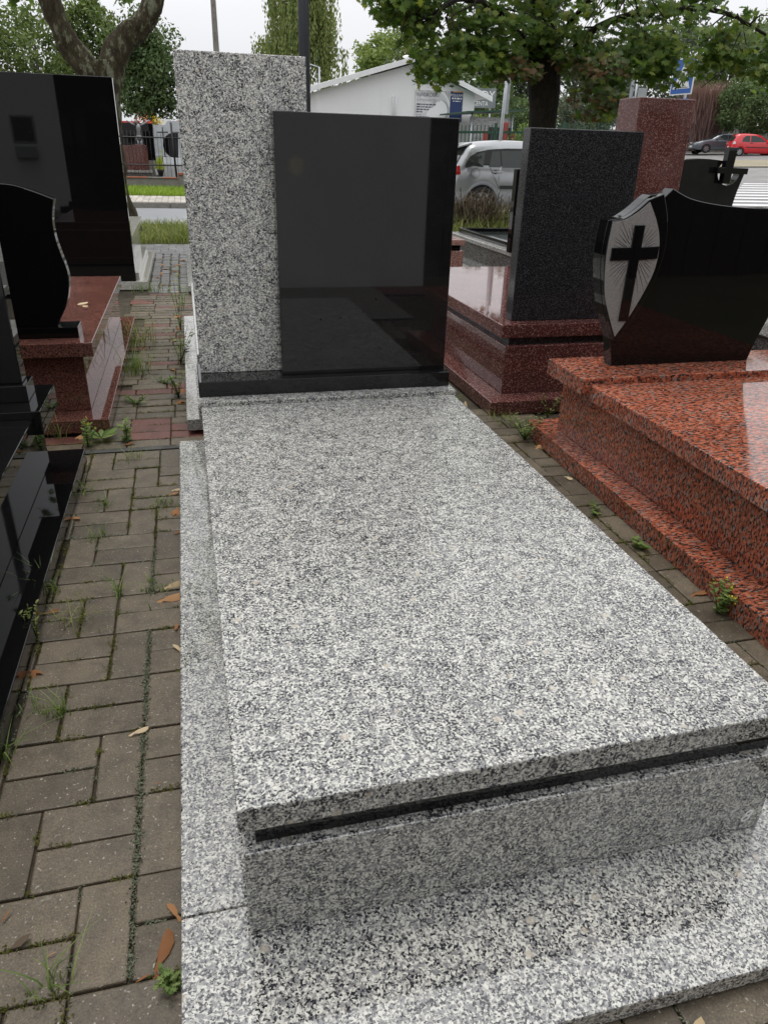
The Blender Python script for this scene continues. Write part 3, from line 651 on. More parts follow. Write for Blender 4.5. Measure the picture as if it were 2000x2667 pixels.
text(b, 'lettering', 'banner_grey', 'KAMIENIARSTWO', (9.0, yb-.043, 3.03), .115, ext=.001)
def fine_print(x, z, w, h, mat):      # lines too small to read: word-sized dashes
    bm = bmesh.new(); q = x
    while q < x+w:
        ww = random.uniform(.05, .16); v = [bm.verts.new((a_-9.9, yb-.046-(yb-.03), b_-2.9)) for a_, b_ in ((q, z), (min(q+ww, x+w), z), (min(q+ww, x+w), z+h), (q, z+h))]; bm.faces.new(v); q += ww+.03
    o_ = link('fine_print', bm, mat, b); o_['kind'] = 'stuff'
prism(b, 'pale_drapery', 'plaster_white', smooth_spline([(9.45, 2.37), (9.42, 2.6), (9.55, 2.78), (9.7, 2.85), (9.82, 3.02), (10.02, 3.06), (10.2, 2.92), (10.26, 2.7), (10.12, 2.5), (10.0, 2.37)], 4), yb-.0425, yb-.0402, 'y', 0)
prism(b, 'dark_crescent', 'banner_grey', smooth_spline([(10.0, 3.14), (10.2, 3.0), (10.3, 2.8), (10.3, 2.6), (10.2, 2.45), (10.26, 2.7), (10.2, 2.92), (10.08, 3.06)], 4), yb-.0445, yb-.0427, 'y', 0)  # dark curved shape of the banner print
prism(b, 'pale_fold', 'plaster_white', smooth_spline([(9.8, 3.38), (10.0, 3.3), (10.2, 3.12), (10.33, 2.86), (10.33, 2.96), (10.24, 3.18), (10.1, 3.36)], 4), yb-.0465, yb-.0447, 'y', 0)  # pale curved shape of the banner print
for k, w_ in enumerate((.78, .62, .5, .24)): fine_print(9.0, 2.90-k*.085, w_, .042, 'banner_text')
fine_print(9.0, 2.56, .2, .03, 'banner_grey'); fine_print(9.0, 2.48, .52, .04, 'banner_text')
text(b, 'lettering', 'sign_white', 'POLKAM', (10.605, yb-.045, 3.23), .125, ext=.001, align='CENTER')
fine_print(10.42, 3.14, .40, .055, 'sign_white'); fine_print(10.46, 3.06, .32, .03, 'sign_white'); fine_print(10.40, 2.46, .4, .035, 'sign_white'); fine_print(10.44, 2.39, .32, .045, 'sign_white')
# slate sign behind the eaves
b = root('roadside_board', 'slate grey board with white lettering behind the office eaves', 'sign', (12.2, 33.2, gz(12)))
box(b, 'panel', 'sign_slate', 10.6, 13.50, 33.15, 33.2, 3.05, 3.80, .004)
text(b, 'lettering', 'sign_white', 'NAK\u0141ADY', (13.44, 33.145, 3.38), .46, ext=.003, align='RIGHT')
text(b, 'lettering', 'sign_white', 'U PRODUCENTA', (13.15, 33.145, 3.13), .25, ext=.003, align='RIGHT', sx=.85)
for x in (11.0, 13.3): tube(b, 'post', 'galvanised', [(x, 33.24, gz(x)), (x, 33.24, 3.8)], .04, 8)
# lean-to wrapped in plastic film
m = root('lean_to_shelter', 'lean-to shelter wrapped in translucent plastic film beside the office', 'shelter', (11.1, 27.5, gz(11)))
box(m, 'film_wall', 'plastic_film', 10.15, 11.72, 27., 27.06, .1, 2.46, .0); box(m, 'film_wall', 'plastic_film', 11.68, 11.72, 27.06, 29.5, .1, 2.44, .0)
prism(m, 'roof', 'fence_green', [(9.9, 2.56), (12.1, 2.70), (12.1, 2.75), (9.9, 2.61)], 26.7, 29.8, 'y', .0)
for x in (10.2, 11.74): tube(m, 'post', 'galvanised', [(x, 26.95, .1), (x, 26.95, 2.6)], .035, 8)
m = root('stacked_crates', 'dark box between two rust-red panels in front of the wrapped shelter', 'crate stack', (10.8, 26, gz(11)))
box(m, 'red_panel', 'paint_red', 10.28, 10.46, 25.9, 26.0, .15, 2.0, .01); box(m, 'red_panel', 'paint_red', 11.3, 11.48, 25.9, 26.0, .15, 1.98, .01); box(m, 'dark_box', 'plastic_black', 10.47, 11.29, 25.85, 26.0, .15, 2.12, .01)
box(root('red_post', 'rust-red square post standing at the green fence by the silver pole', 'post', (10.67, 24.9, gz(10.7))), 'shaft', 'paint_red', 10.56, 10.72, 24.8, 24.95, gz(10.6), 2.24, .01)
m = root('picket_fence', 'dark green metal picket fence in front of the white office', 'fence', (11, 24.2, gz(11)))
for z in (.45, 1.82): prism(m, 'rail', 'fence_green', [(7.6, z), (7.6, z+.07), (17, z+.33), (17, z+.26)], 24.1, 24.15, 'y', 0)
pk = bm_box(-.012, .012, -.01, .01, 0, 1.78, 0); pkm = bpy.data.meshes.new('picket'); pk.to_mesh(pkm); pk.free(); pkm.materials.append(MATS['fence_green'])
for k in range(72):
    o = bpy.data.objects.new('picket', pkm); COL.objects.link(o); o.parent = m; x = 7.65+k*.13; o.location = (x-11, 24.08-24.2, gz(x)-gz(11)+.22)
for x in (7.6, 10.0, 12.4, 14.8, 17.0): box(m, 'fence_post', 'fence_green', x-.04, x+.04, 24.09, 24.17, gz(x)-.02, gz(x)+2.05, 0)
# lamps, poles, road signs
def pole(name, label, mat, x, y, h, r0_, r1_, n=16, cat='pole', lean=0):
    p = root(name, label, cat, (x, y, gz(x))); tube(p, 'shaft', mat, [(x, y, gz(x)-.05), (x+lean*.5, y, h*.5), (x+lean, y, h)], [r0_, (r0_+r1_)/2, r1_], n); return p
p = pole('lamp_pole', 'thick dark grey steel pole rising behind the grey stele', 'pole_steel', 1.655, 10., 7.5, .075, .062, 24)
cyl(p, 'collar', 'pole_steel', (1.655, 10., .25), 'z', .10, .5)
p = root('utility_pole', 'tall slim concrete utility pole with drilled holes against the sky', 'pole', (1.6, 30, 0))
prism(p, 'shaft', 'concrete', [(1.46, -.05), (1.72, -.05), (1.625, 9.), (1.505, 9.)], 29.9, 30.1, 'y', .01)
for k in range(22): cyl(p, 'hole', 'concrete_dark', (1.565+.0*k, 29.897, 4.6+k*.2), 'y', .014, .01, 8)
p = pole('signpost', 'silver galvanised post with narrow sign plates behind the silver car', 'galvanised', 7.86, 18.5, 3.9, .045, .04, lean=.09)
for z0, z1, dx in ((2.2, 3.45, .09),): box(p, 'sign_plate', 'sign_back', 7.86+dx-.02, 7.86+dx+.10, 18.52, 18.54, z0, z1, .004)
for x, y, h, lab in ((10.4, 36., 5.05, 'white street lamp with curved arm above the office ridge'), (5.9, 38., 4.75, 'small white street lamp peeking over the office roof on the left')):
    p = pole('street_lamp', lab, 'galvanised', x+.7, y, h-.1, .06, .04, cat='street lamp'); tube(p, 'arm', 'galvanised', [(x+.7, y, h-.12), (x+.3, y, h-.02), (x, y, h)], .025, 8)
    bm = bmesh.new(); bmesh.ops.create_uvsphere(bm, u_segments=14, v_segments=8, radius=1); bmesh.ops.scale(bm, vec=(.26, .13, .075), verts=bm.verts); link('lamp_head', bm, 'sign_white', p, rel(p, (x-.12, y, h)))
p = pole('crossing_sign', 'blue square pedestrian crossing sign on a grey post', 'galvanised', 11.22, 15.9, 3.4, .03, .03, cat='road sign')
sg = root('tmp', None, None); bpy.data.objects.remove(sg)
a = R(-84)
def plate(parent, name, mat, pts, c, a, y0, y1, bev=.0):
    bm = bm_prism(pts, y0, y1, 'y', bev); o = link(name, bm, mat, parent, rel(parent, c)); o.rotation_euler = (0, 0, a); return o
c = (11.12, 15.95, 2.98)
plate(p, 'sign_plate', 'sign_white', [(-.36, -.36), (.36, -.36), (.36, .36), (-.36, .36)], c, a, -.01, .01, .004)
plate(p, 'blue_field', 'sign_blue', [(-.335, -.335), (.335, -.335), (.335, .335), (-.335, .335)], c, a, -.013, -.0101)
plate(p, 'white_triangle', 'sign_white', [(-.28, -.24), (.28, -.24), (0, .27)], c, a, -.0155, -.0131)
wk = [(-.02, .08), (.03, .08), (.055, .0), (.1, -.05), (.085, -.065), (.04, -.03), (.03, -.08), (.08, -.2), (.05, -.21), (0, -.11), (-.06, -.21), (-.09, -.2), (-.03, -.08), (-.035, -.01), (-.08, -.06), (-.095, -.05), (-.05, .03)]
plate(p, 'walking_figure', 'sign_black', wk, c, a, -.018, -.0156); plate(p, 'figure_head', 'sign_black', [(.01+.028*math.cos(k), .125+.028*math.sin(k)) for k in np.linspace(0, 6.28, 12)[:-1]], c, a, -.018, -.0156)
plate(p, 'stripe_bar', 'sign_black', [(-.22, -.225), (.22, -.225), (.22, -.215), (-.22, -.215)], c, a, -.018, -.0156)
plate(p, 'lower_plate', 'sign_blue', [(-.3, -.12), (.3, -.12), (.3, .12), (-.3, .12)], (11.12, 15.95, 2.42), a, -.01, .01)
p = pole('sign_back_post', 'two grey sign backs on a thin post left of the maroon pillar', 'galvanised', 9.46, 15.06, 2.8, .028, .028, cat='road sign')
plate(p, 'sign_plate', 'sign_back', [(-.2, -.17), (.2, -.17), (.2, .17), (-.2, .17)], (9.32, 15., 2.6), R(50), -.008, .008, .004); plate(p, 'clamp', 'plastic_black', [(-.1, -.01), (.1, -.01), (.1, .01), (-.1, .01)], (9.31, 14.98, 2.66), R(50), -.02, -.009)
plate(p, 'sign_plate', 'sign_back', [(-.12, -.13), (.12, -.13), (.12, .11), (-.12, .11)], (9.60, 15.04, 2.53), R(10), -.008, .008, .004)

# ================================================================ EXHIBITION YARD ACROSS THE ROAD (left)
w = root('low_wall', 'low mossy concrete wall with terracotta capping below the wire fence', 'wall', (-.8, 24.1, .1))
box(w, 'wall_body', 'concrete', -3.2, -.1, 24., 24.25, .0, .37, .01); box(w, 'wall_body', 'concrete', -.098, 2.4, 24., 24.25, .0, .47, .01)
for k in range(7): box(w, 'cap_tile', 'terracotta_cap' if k in (3, 4, 6) else 'concrete', -3.2+k*.443, -3.2+k*.443+.438, 23.97, 24.27, .37, .40, .004)
for k in range(5): box(w, 'cap_tile', 'terracotta_cap', -.098+k*.48, -.098+k*.48+.475, 23.97, 24.27, .47, .53, .004)
f = root('wire_fence', 'thin black wire mesh fence standing on the low wall', 'fence', (-.6, 24.1, .4))
for z, r_ in ((1.456, .02), (.726, .022)): tube(f, 'rail', 'metal_black', [(-3.2, 24.1, z-.01), (.9, 24.1, z+.01)], r_, 6)
for x in (-2.6, -.153, 2.0): tube(f, 'post', 'metal_black', [(x+.02, 24.1, .4), (x-.02, 24.1, 1.87)], .03, 6)
for k in range(34): tube(f, 'wire', 'metal_black', [(-2.9+k*.105, 24.12, .42), (-2.9+k*.105, 24.12, 1.63)], .005, 4)
G2 = 'monuments in the yard across the road'
m = root('upright_slab', 'black granite slab carrying a silver crucified figure in the yard across the road', 'grave monument', (-1.2, 26.4, .1), G2)
box(m, 'slab', 'granite_black', -2.2, -.748, 26.3, 26.42, .80, 1.865, .004); box(m, 'plinth', 'concrete', -2.3, -.70, 26.2, 26.5, .05, .80, .01); box(m, 'cross_head', 'terracotta_cap', -1.23, -1.17, 26.24, 26.29, 1.72, 1.90, .004)
# silver figure, arms raised along a cross
fig = root('crucifix_figure', 'silver cast crucified figure with outstretched arms on the black slab', 'sculpture', (-1.19, 26.22, 1.27))
bm = bmesh.new()
def limb(path, rad, n=10): bm_tube([(p[0], p[1], p[2]) for p in path], rad, n, True, bm)
limb([(0, 0, .0), (0, -.01, .09), (.005, -.012, .2), (.01, -.01, .3), (.0, -.01, .38), (-.02, -.012, .405)], [.07, .075, .062, .085, .07, .03], 12)
limb([(-.02, -.012, .40), (-.04, -.03, .44)], [.028, .026])
for s, hz in ((-1, .50), (1, .53)): limb([(s*.07, -.01, .365), (s*.18, -.005, .42), (s*.29, .0, .48), (s*.33, .0, hz)], [.04, .03, .022, .016])
for s in (-1, 1): limb([(s*.04, -.005, .02), (s*.045+.01, -.03, -.14), (s*.03, -.005, -.30), (s*.02, -.02, -.40), (s*.02, -.05, -.43)], [.05, .042, .03, .022, .018])
bmesh.ops.create_uvsphere(bm, u_segments=12, v_segments=9, radius=.052, matrix=Matrix.Translation((-.055, -.04, .475)) @ Matrix.Diagonal((.85, .95, 1.2, 1)))
link('body', bm, 'silver_cast', fig)
fig.children[0].location = (0, 0, .15)
bm = bmesh.new(); limb([(0, -.012, .10), (0, -.012, .04), (.01, -.015, -.03)], [.082, .088, .08], 12); limb([(-.07, -.03, .07), (-.09, -.03, -.02), (-.085, -.03, -.08)], [.02, .024, .012], 8); link('loincloth', bm, 'silver_cast', fig, (0, 0, .15))
m = root('headstone', 'maroon granite headstone with a gently peaked top on a grey base, across the road', 'grave monument', (-1.3, 25.1, .1), G2)
prism(m, 'stele', 'granite_maroon', [(-1.85, .552), (-.945, .552), (-.93, .75), (-.94, 1.0), (-.962, 1.235), *smooth_spline([(-1.0, 1.25), (-1.08, 1.27), (-1.162, 1.278), (-1.26, 1.26), (-1.4, 1.235), (-1.6, 1.232), (-1.85, 1.24)], 3)], 25., 25.1, 'y', .004)
box(m, 'base_plate', 'granite_grey_fine', -2., -.84, 24.75, 25.5, .49, .552, .004); box(m, 'chest', 'granite_grey_dark', -1.95, -.88, 24.8, 25.4, .1, .49, .004)
m = root('headstone', 'pale grey granite headstone with stepped top, behind the round black stone', 'grave monument', (-.4, 27.1, .1), G2)
prism(m, 'stele', 'stone_pale', [(-.77, .96), (.3, .96), (.3, 1.98), (-.28, 1.975), (-.32, 1.93), (-.375, 1.855), (-.75, 1.835)], 27., 27.12, 'y', .004); box(m, 'plinth', 'stone_pale', -.85, .4, 26.8, 27.4, .1, .955, .005)
m = root('headstone', 'round-sided black granite headstone with a small black cross on top', 'grave monument', (-.2, 25.4, .1), G2)
arcp = [(-.10+.37*math.cos(a), 1.255+.362*math.sin(a)) for a in np.linspace(R(93), R(245), 16)]
prism(m, 'stele', 'granite_black', [*arcp, (-.04, .915), (.02, 1.616)], 25.45, 25.54, 'y', .004)
prism(m, 'cross', 'metal_black', [(-.172, 1.62), (-.148, 1.62), (-.148, 1.625), (.06, 1.617), (.06, 1.64), (-.145, 1.64), (-.145, 1.87), (-.172, 1.87)], 25.39, 25.43, 'y', 0)
box(m, 'plinth', 'stone_pale', -.50, .35, 25.15, 25.7, .75, .91, .006); box(m, 'base_plate', 'stone_pale', -.58, .4, 24.9, 25.9, .1, .745, .006)
m = root('metal_cross', 'slim black cross on a post beside the round black headstone', 'cross', (-.45, 26.05, .1))
prism(m, 'shaft', 'metal_black', [(-.465, .9), (-.43, .9), (-.435, 1.76), (-.465, 1.76)], 26., 26.04, 'y', 0); prism(m, 'crossbar', 'metal_black', [(-.62, 1.60), (-.29, 1.61), (-.29, 1.645), (-.62, 1.635)], 25.98, 25.999, 'y', 0); box(m, 'foot', 'concrete', -.55, -.35, 25.95, 26.15, .08, .9, .01)
m = root('pedestal', 'small grey stone pedestal with white panel beside the maroon headstone', 'pedestal', (-.73, 25.2, .1)); box(m, 'block', 'concrete', -.79, -.66, 25.1, 25.3, .1, .66, .006); box(m, 'panel', 'plaster_white', -.76, -.69, 25.085, 25.099, .42, .6, .0)
m = root('potted_plant', 'dark pot with upright lime green spikes on the wall across the road', 'potted plant', (-.6, 24.55, .4))
link('pot', bm_tube([(0, 0, .0), (0, 0, .16), (0, 0, .2)], [.06, .10, .105], 14), 'plastic_black', m)
C = np.stack([rng.normal(0, .045, 150), rng.normal(0, .045, 150), np.full(150, .19)], 1); V, F, t = blades(C, .36, .022, .18); link('foliage', np_mesh('foliage', V, F, t, 'plant_lime'), None, m)['kind'] = 'stuff'
P = np.concatenate([np.stack([np.full(60, dx)+rng.normal(0, .018, 60), rng.normal(0, .02, 60), rng.uniform(.25, h, 60)], 1) for dx, h in ((.06, .72), (-.04, .45), (0., .42))]); link('flower_spike', leaf_cloud('flower_spike', P, .05, mat='plant_lime'), None, m)['kind'] = 'stuff'
for nm, lab, loc, mt, n_, sg_ in (('flower_bunch', 'yellow and red flowers above the grey headstone across the road', (-.62, 27.6, 1.95), 'flower_yellow', 120, .10), ('flower_bunch', 'orange flowers with white blossoms above the black crucifix slab', (-1.05, 27.3, 1.95), 'flower_red', 90, .14)):
    o = root(nm, lab, 'flowers', loc); P = rng.normal(0, sg_, (n_, 3))*np.array([1, 1, .7]); link('blossom', leaf_cloud('blossom', P, .06, mat=mt), None, o)['kind'] = 'stuff'; tube(o, 'stem', 'metal_black', [(loc[0], loc[1], .1), loc], .02, 6); P = rng.normal(0, sg_, (n_//2, 3))*np.array([1, 1, .7])-np.array([.05, 0, .08]); link('leaf_bunch', leaf_cloud('leaf_bunch', P, .06, mat='leaf_dark'), None, o)['kind'] = 'stuff'
m = root('red_banner_rail', 'red and white banner boards at the back of the yard across the road', 'banner', (-.8, 28.4, .1))
for x0, x1, z1, mt in ((-1.9, -1.25, 1.95, 'paint_scarlet'), (-1.1, -.8, 1.97, 'paint_scarlet'), (-.62, -.2, 2.05, 'plaster_white'), (-.02, .25, 2.02, 'paint_scarlet')): box(m, 'board', mt, x0, x1, 28.3, 28.34, .2, z1, .0)

# ================================================================ TREES AND SHRUBS
def lumpy(bm, amp, sc):
    from mathutils import noise
    for v in bm.verts: v.co += noise.noise_vector(v.co*sc)*amp
    return bm
def clump_points(c, r, n, clumps, spread, shell=.55):
    d = rng.normal(size=(clumps, 3)); d /= np.linalg.norm(d, axis=1, keepdims=True); rad = rng.uniform(shell, 1, clumps)[:, None]
    cc = np.asarray(c)+d*rad*np.asarray(r); w = rng.integers(0, clumps, n); s = rng.uniform(.6, 1.4, clumps)*spread
    off = rng.normal(size=(n, 3)); off /= np.linalg.norm(off, axis=1, keepdims=True); off *= (rng.uniform(0, 1, (n, 1))**.4)*np.array([1, 1, .75])
    P = cc[w]+off*s[w][:, None]
    return P, rng.normal(0, .12, clumps)[w]+np.clip(off[:, 2], -.8, .8)*.12
def tree(name, label, x, y, zc, r, n, size, mat, clumps=60, spread=.9, group=None, bk='bark_grey', cat='tree', shell=.55, upw=.35, trunk_r=.16):
    t = root(name, label, cat, (x, y, gz(x)), group); g = gz(x)
    P, tm = clump_points((0, 0, zc-g), r, n, clumps, spread, shell); P = P[P[:, 2] > .12]; tm = tm[:len(P)]
    link('crown', leaf_cloud('crown', P, size, up=(0, 0, 1), upw=upw, mat=mat, tintmul=tm), None, t)['kind'] = 'stuff'
    bm = bm_tube([(0, 0, -.1), (.05, 0, (zc-g)*.35), (0, .05, (zc-g)*.7), (.05, 0, zc-g+r[2]*.4)], [trunk_r, trunk_r*.8, trunk_r*.6, trunk_r*.2], 8)
    for k in range(7):
        a = k*2.4; z0 = (zc-g)*(.5+.06*k); bm_tube([(0, 0, z0), (math.cos(a)*r[0]*.35, math.sin(a)*r[1]*.35, z0+r[2]*.25), (math.cos(a)*r[0]*.75, math.sin(a)*r[1]*.75, z0+r[2]*.45)], [trunk_r*.4, trunk_r*.25, trunk_r*.08], 6, True, bm)
    link('trunk', bm, bk, t); return t
GT = 'trees along the far side'
tree('broadleaf_tree', 'rounded mid-green tree with yellowish patches, far left behind the forked trunk', -6.0, 41, 4.6, (3.1, 3, 2.0), 9000, .22, 'leaf_green', 70, .85, GT)
tree('broadleaf_tree', 'taller green tree crown filling the fork of the lichen-covered trunk', -3.3, 42, 5.0, (1.9, 2, 2.2), 6000, .22, 'leaf_green', 50, .7, GT)
tree('broadleaf_tree', 'dark green tree between the forked trunk and the grey stele', -1.0, 35.2, 3.75, (1.5, 1.5, 2.2), 14000, .17, 'leaf_dark', 90, .6, GT, shell=.35)
tree('broadleaf_tree', 'light green tree above the right roof slope of the white office', 13.4, 49.5, 5.9, (2.7, 2.5, 2.1), 9000, .24, 'leaf_light', 70, .8, GT)
tree('broadleaf_tree', 'tall hazy dark tree behind the crossing sign', 49.5, 74.5, 8.5, (6, 5, 5.5), 8000, .5, 'leaf_blue', 70, 1.8, GT)
tree('broadleaf_tree', 'tall yellow-green tree behind the round-crowned trees at the right edge', 51.5, 67, 8.5, (4.5, 4, 5.0), 9000, .42, 'leaf_green', 70, 1.5, GT)
tree('broadleaf_tree', 'wooded dark tree mass rising behind the thuja hedge', 27, 74, 6.0, (8, 4, 4.0), 9000, .5, 'leaf_dark', 80, 1.8, GT)
tree('broadleaf_tree', 'grey-green tree filling the gap behind the maple trunk', 37, 74, 7.0, (7, 4, 5.0), 9000, .5, 'leaf_blue', 80, 1.8, GT)
tree('round_crowned_tree', 'dense round-crowned dark tree behind the red car', 44.6, 56.0, 5.0, (2.7, 2.7, 1.95), 9000, .26, 'leaf_dark', 80, .75, GT, shell=.8)
tree('round_crowned_tree', 'dense round-crowned dark tree cut by the right edge of the picture', 45.4, 51.0, 4.6, (2.4, 2.4, 1.7), 7000, .25, 'leaf_dark', 70, .7, GT, shell=.8)
tree('round_crowned_tree', 'clipped round tree left of the maple branches, behind the charcoal stele', 24.4, 48.4, 3.6, (2.2, 1.8, 1.1), 6000, .2, 'leaf_blue', 60, .6, GT, shell=.8)
tree('round_crowned_tree', 'clipped round tree showing between the charcoal stele and the maroon pillar', 27.2, 50.3, 3.7, (1.8, 1.7, 1.25), 6000, .2, 'leaf_blue', 60, .6, GT, shell=.8)
tree('round_crowned_tree', 'low round tree between the maple trunk and the wrapped shelter', 20.8, 47, 3.2, (1.9, 1.6, 1.1), 5000, .2, 'leaf_dark', 60, .6, GT, shell=.8)
tree('lime_bush', 'bright lime green bush at the green fence beside the wrapped shelter', 11.95, 25.3, 1.45, (.75, .6, 1.05), 3500, .10, 'leaf_light', 40, .3, cat='bush', trunk_r=.05)
tree('lime_bush', 'bright yellow-green bush glimpsed under the slate board', 12.6, 35.4, 2.6, (1.3, .7, .5), 3000, .13, 'leaf_light', 40, .3, cat='bush', trunk_r=.05)
# thuja hedge: each pointed conifer on its own
for k, (x, y, h, w_) in enumerate(((17.0, 50, 4.9, .75), (18.2, 50.4, 5.7, .8), (19.5, 50.6, 6.1, .8), (20.6, 49, 5.6, .8), (19.2, 45.5, 5.6, .7), (18.0, 45.6, 4.8, .7), (21.2, 46.2, 5.2, .75))):
    t = root('thuja', ('leftmost pointed thuja', 'second pointed thuja from the left', 'third pointed thuja from the left, tallest', 'last pointed thuja of the back row', 'front pointed thuja nearest the signpost', 'low front pointed thuja at the slate board', 'rightmost front thuja beside the maple trunk')[k]+' in the green row', 'conifer', (x, y, gz(x)), 'row of thujas behind the board'); H = h-gz(x)
    z = rng.uniform(.02, 1, 2600)**1.1; a = rng.uniform(0, 6.283, 2600); rr = w_*(1-z**1.5)*rng.uniform(.75, 1.05, 2600)*(1+.15*np.sin(a*5+z*9))
    P = np.stack([rr*np.cos(a), rr*np.sin(a), z*H], 1); x_, y_, z_ = rand_frames(2600, (0, 0, 1), .2); up = np.tile([0, 0, 1.], (2600, 1)); zz = np.stack([np.cos(a), np.sin(a), 0*a], 1); xx = np.cross(up, zz)
    link('crown', leaf_cloud('crown', P, .26, mat='leaf_green' if k % 2 else 'leaf_dark', frames=(xx, up*.9+zz*.2, zz)), None, t)['kind'] = 'stuff'; link('trunk', bm_tube([(0, 0, -.1), (0, 0, H*.8)], [.1, .03], 6), 'bark_grey', t)
# weeping birch
t = root('weeping_birch', 'tall weeping birch with hanging yellow-green strands behind the steel pole', 'tree', (6.9, 45, 0)); P = []; br = bm_tube([(0, 0, -.1), (.1, 0, 4), (-.1, .1, 8), (.1, 0, 11)], [.2, .16, .1, .03], 8)
for k in range(95):
    a = random.uniform(0, 6.283); rad = random.uniform(.3, 2.5)*(1 if k % 5 else .6); zt = 10.6-rad*1.35+random.uniform(-1.6, .7); x, y = math.cos(a)*rad, math.sin(a)*rad*.8
    if x < -1.6: zt = min(zt, 6.6)
    bm_tube([(0, 0, zt-.9), (x*.6, y*.6, zt+.1), (x, y, zt)], [.045, .025, .012], 5, True, br)
    for s_ in range(9):
        ln = random.uniform(1.6, 4.4); ox, oy = x+random.gauss(0, .22), y+random.gauss(0, .22); n_ = int(ln*13); zz = zt-rng.uniform(0, ln, n_)
        P.append(np.stack([ox+rng.normal(0, .05, n_)+(zt-zz)*random.uniform(-.05, .05), oy+rng.normal(0, .05, n_), np.maximum(zz, 2.6)], 1))
P = np.vstack(P); zz = rng.normal(size=P.shape)*np.array([1, 1, .25]); zz /= np.linalg.norm(zz, axis=1, keepdims=True); yy = np.tile([0, 0, -1.], (len(P), 1)); xx = np.cross(yy, zz)
link('crown', leaf_cloud('crown', P, .17, mat='leaf_birch', frames=(xx, yy, zz)), None, t)['kind'] = 'stuff'; link('trunk', br, 'paint_line', t)
# bare pinkish shrub
t = root('bare_shrub', 'leafless pinkish twiggy shrub left of the round-crowned trees', 'shrub', (42.6, 59.6, gz(42.6))); V_, F_, T_ = [], [], []; off = 0
C = np.stack([rng.normal(0, .75, 6500), rng.normal(0, .6, 6500), rng.uniform(.2, 3.9, 6500)], 1); az = np.arctan2(C[:, 1], C[:, 0])+rng.normal(0, .6, 6500)
V, F, tt = blades(C, 2.0, .04, .8, 3, az); link('twigs', np_mesh('twigs', V, F, tt, 'twig_pink'), None, t)['kind'] = 'stuff'; link('stem', bm_tube([(0, 0, -.1), (0, 0, 2.5)], [.12, .05], 6), 'bark_grey', t)

# forked tree behind the tall black stele
t = root('forked_tree', 'old maple with a forked lichen-covered trunk behind the tall black stele', 'tree', (-1.0, 12.1, -.03))
bm = bm_tube(smooth_spline([(.02, .1, -.05), (.0, .05, .5), (-.02, 0, 1.1), (.0, 0, 1.7), (-.02, 0, 2.08), (-.05, 0, 2.38)], 5), [.34-.14*min(1, k/6)+.035*max(0, (k-17)/8) for k in range(26)], 18)
bm_tube(smooth_spline([(.0, 0, 1.75), (-.10, 0, 2.1), (-.24, -.02, 2.38), (-.40, -.03, 2.62), (-.52, -.05, 2.95), (-.66, -.1, 3.6), (-.9, -.2, 4.6), (-1.3, -.3, 6.)], 5), [.20-.12*(k/35)**1.5 for k in range(36)], 16, True, bm)
bm_tube(smooth_spline([(-.02, 0, 1.75), (.07, 0, 2.1), (.17, .02, 2.40), (.36, .02, 2.66), (.62, .03, 2.88), (.80, .05, 3.14), (.92, .1, 3.7), (1.1, .2, 4.6), (1.3, .3, 6.)], 5), [.20-.12*(k/40)**1.6 for k in range(41)], 16, True, bm)
bmesh.ops.subdivide_edges(bm, edges=bm.edges[:], cuts=1, use_grid_fill=True)
for f in bm.faces: f.smooth = True
lumpy(bm, .035, 4.5); link('trunk', lumpy(bm, .014, 17), 'bark_lichen', t)
P, tm = clump_points((0, 0, 6.0), (3.2, 3.0, 2.2), 2200, 40, .8); P = P[P[:, 2] > 3.75]
ex = np.vstack([np.array(c)+rng.normal(0, .07, (n_, 3)) for c, n_ in (((-.82, -.9, 3.03), 16), ((-1.0, -.8, 3.2), 22), ((.40, -.8, 3.10), 12), ((.62, -.9, 3.16), 8), ((-.5, -1., 3.16), 7))])
link('foliage', leaf_cloud('foliage', np.vstack([P, ex]), .15, MAPLE, up=(0, -.3, 1), upw=.3, mat='leaf_maple'), None, t)['kind'] = 'stuff'

# maple whose branches hang in from the right
t = root('maple_tree', 'large maple with a dark trunk and low hanging leafy branches on the right', 'tree', (6.2, 12.5, -.03))
bm = bm_tube(smooth_spline([(0, 0, -.05), (0, 0, .5), (.0, 0, 1.2), (.01, 0, 1.8), (-.02, 0, 2.35), (-.12, 0, 2.9), (-.2, 0, 4), (-.1, 0, 6.3)], 4), [.34-.1*min(1, k/5)+.05*max(0, min(1, (k-13)/5))-.2*max(0, (k-18)/11) for k in range(29)], 18)
limbs = [[(.02, 0, 2.2), (.25, -.1, 2.75), (.45, -.7, 3.2), (1.2, -1.3, 3.42), (2.15, -1.5, 3.40), (2.7, -1.5, 3.25), (3.4, -1.5, 3.05)], [(-.05, 0, 2.3), (-.4, -.1, 2.9), (-1.2, -.4, 3.4), (-1.9, -.5, 3.45), (-2.3, -.6, 3.2)], [(0, 0, 2.9), (.2, -.7, 3.5), (.3, -1.5, 3.7)], [(-.1, 0, 3.2), (-.5, .9, 4.2), (-1, 1.6, 5)], [(-.1, 0, 3.4), (1, .5, 4.6), (2, .8, 5.2)]]
for lb in limbs:
    sp = smooth_spline(lb, 4); bm_tube(sp, [.058*(1-k/len(sp))+.012 for k in range(len(sp))], 9, True, bm)
for k in range(60):
    lb = random.choice(limbs[:3]); i = random.randrange(2, len(lb)); p = Vector(lb[i])+Vector((random.gauss(0, .2), random.gauss(0, .2), 0)); q = p+Vector((random.gauss(0, .5), random.gauss(0, .45), random.uniform(-.75, .1))); bm_tube([p, (p+q)/2+Vector((0, 0, .06)), q], [.016, .010, .004], 5, True, bm)
link('trunk', lumpy(bm, .02, 5), 'bark_dark', t)
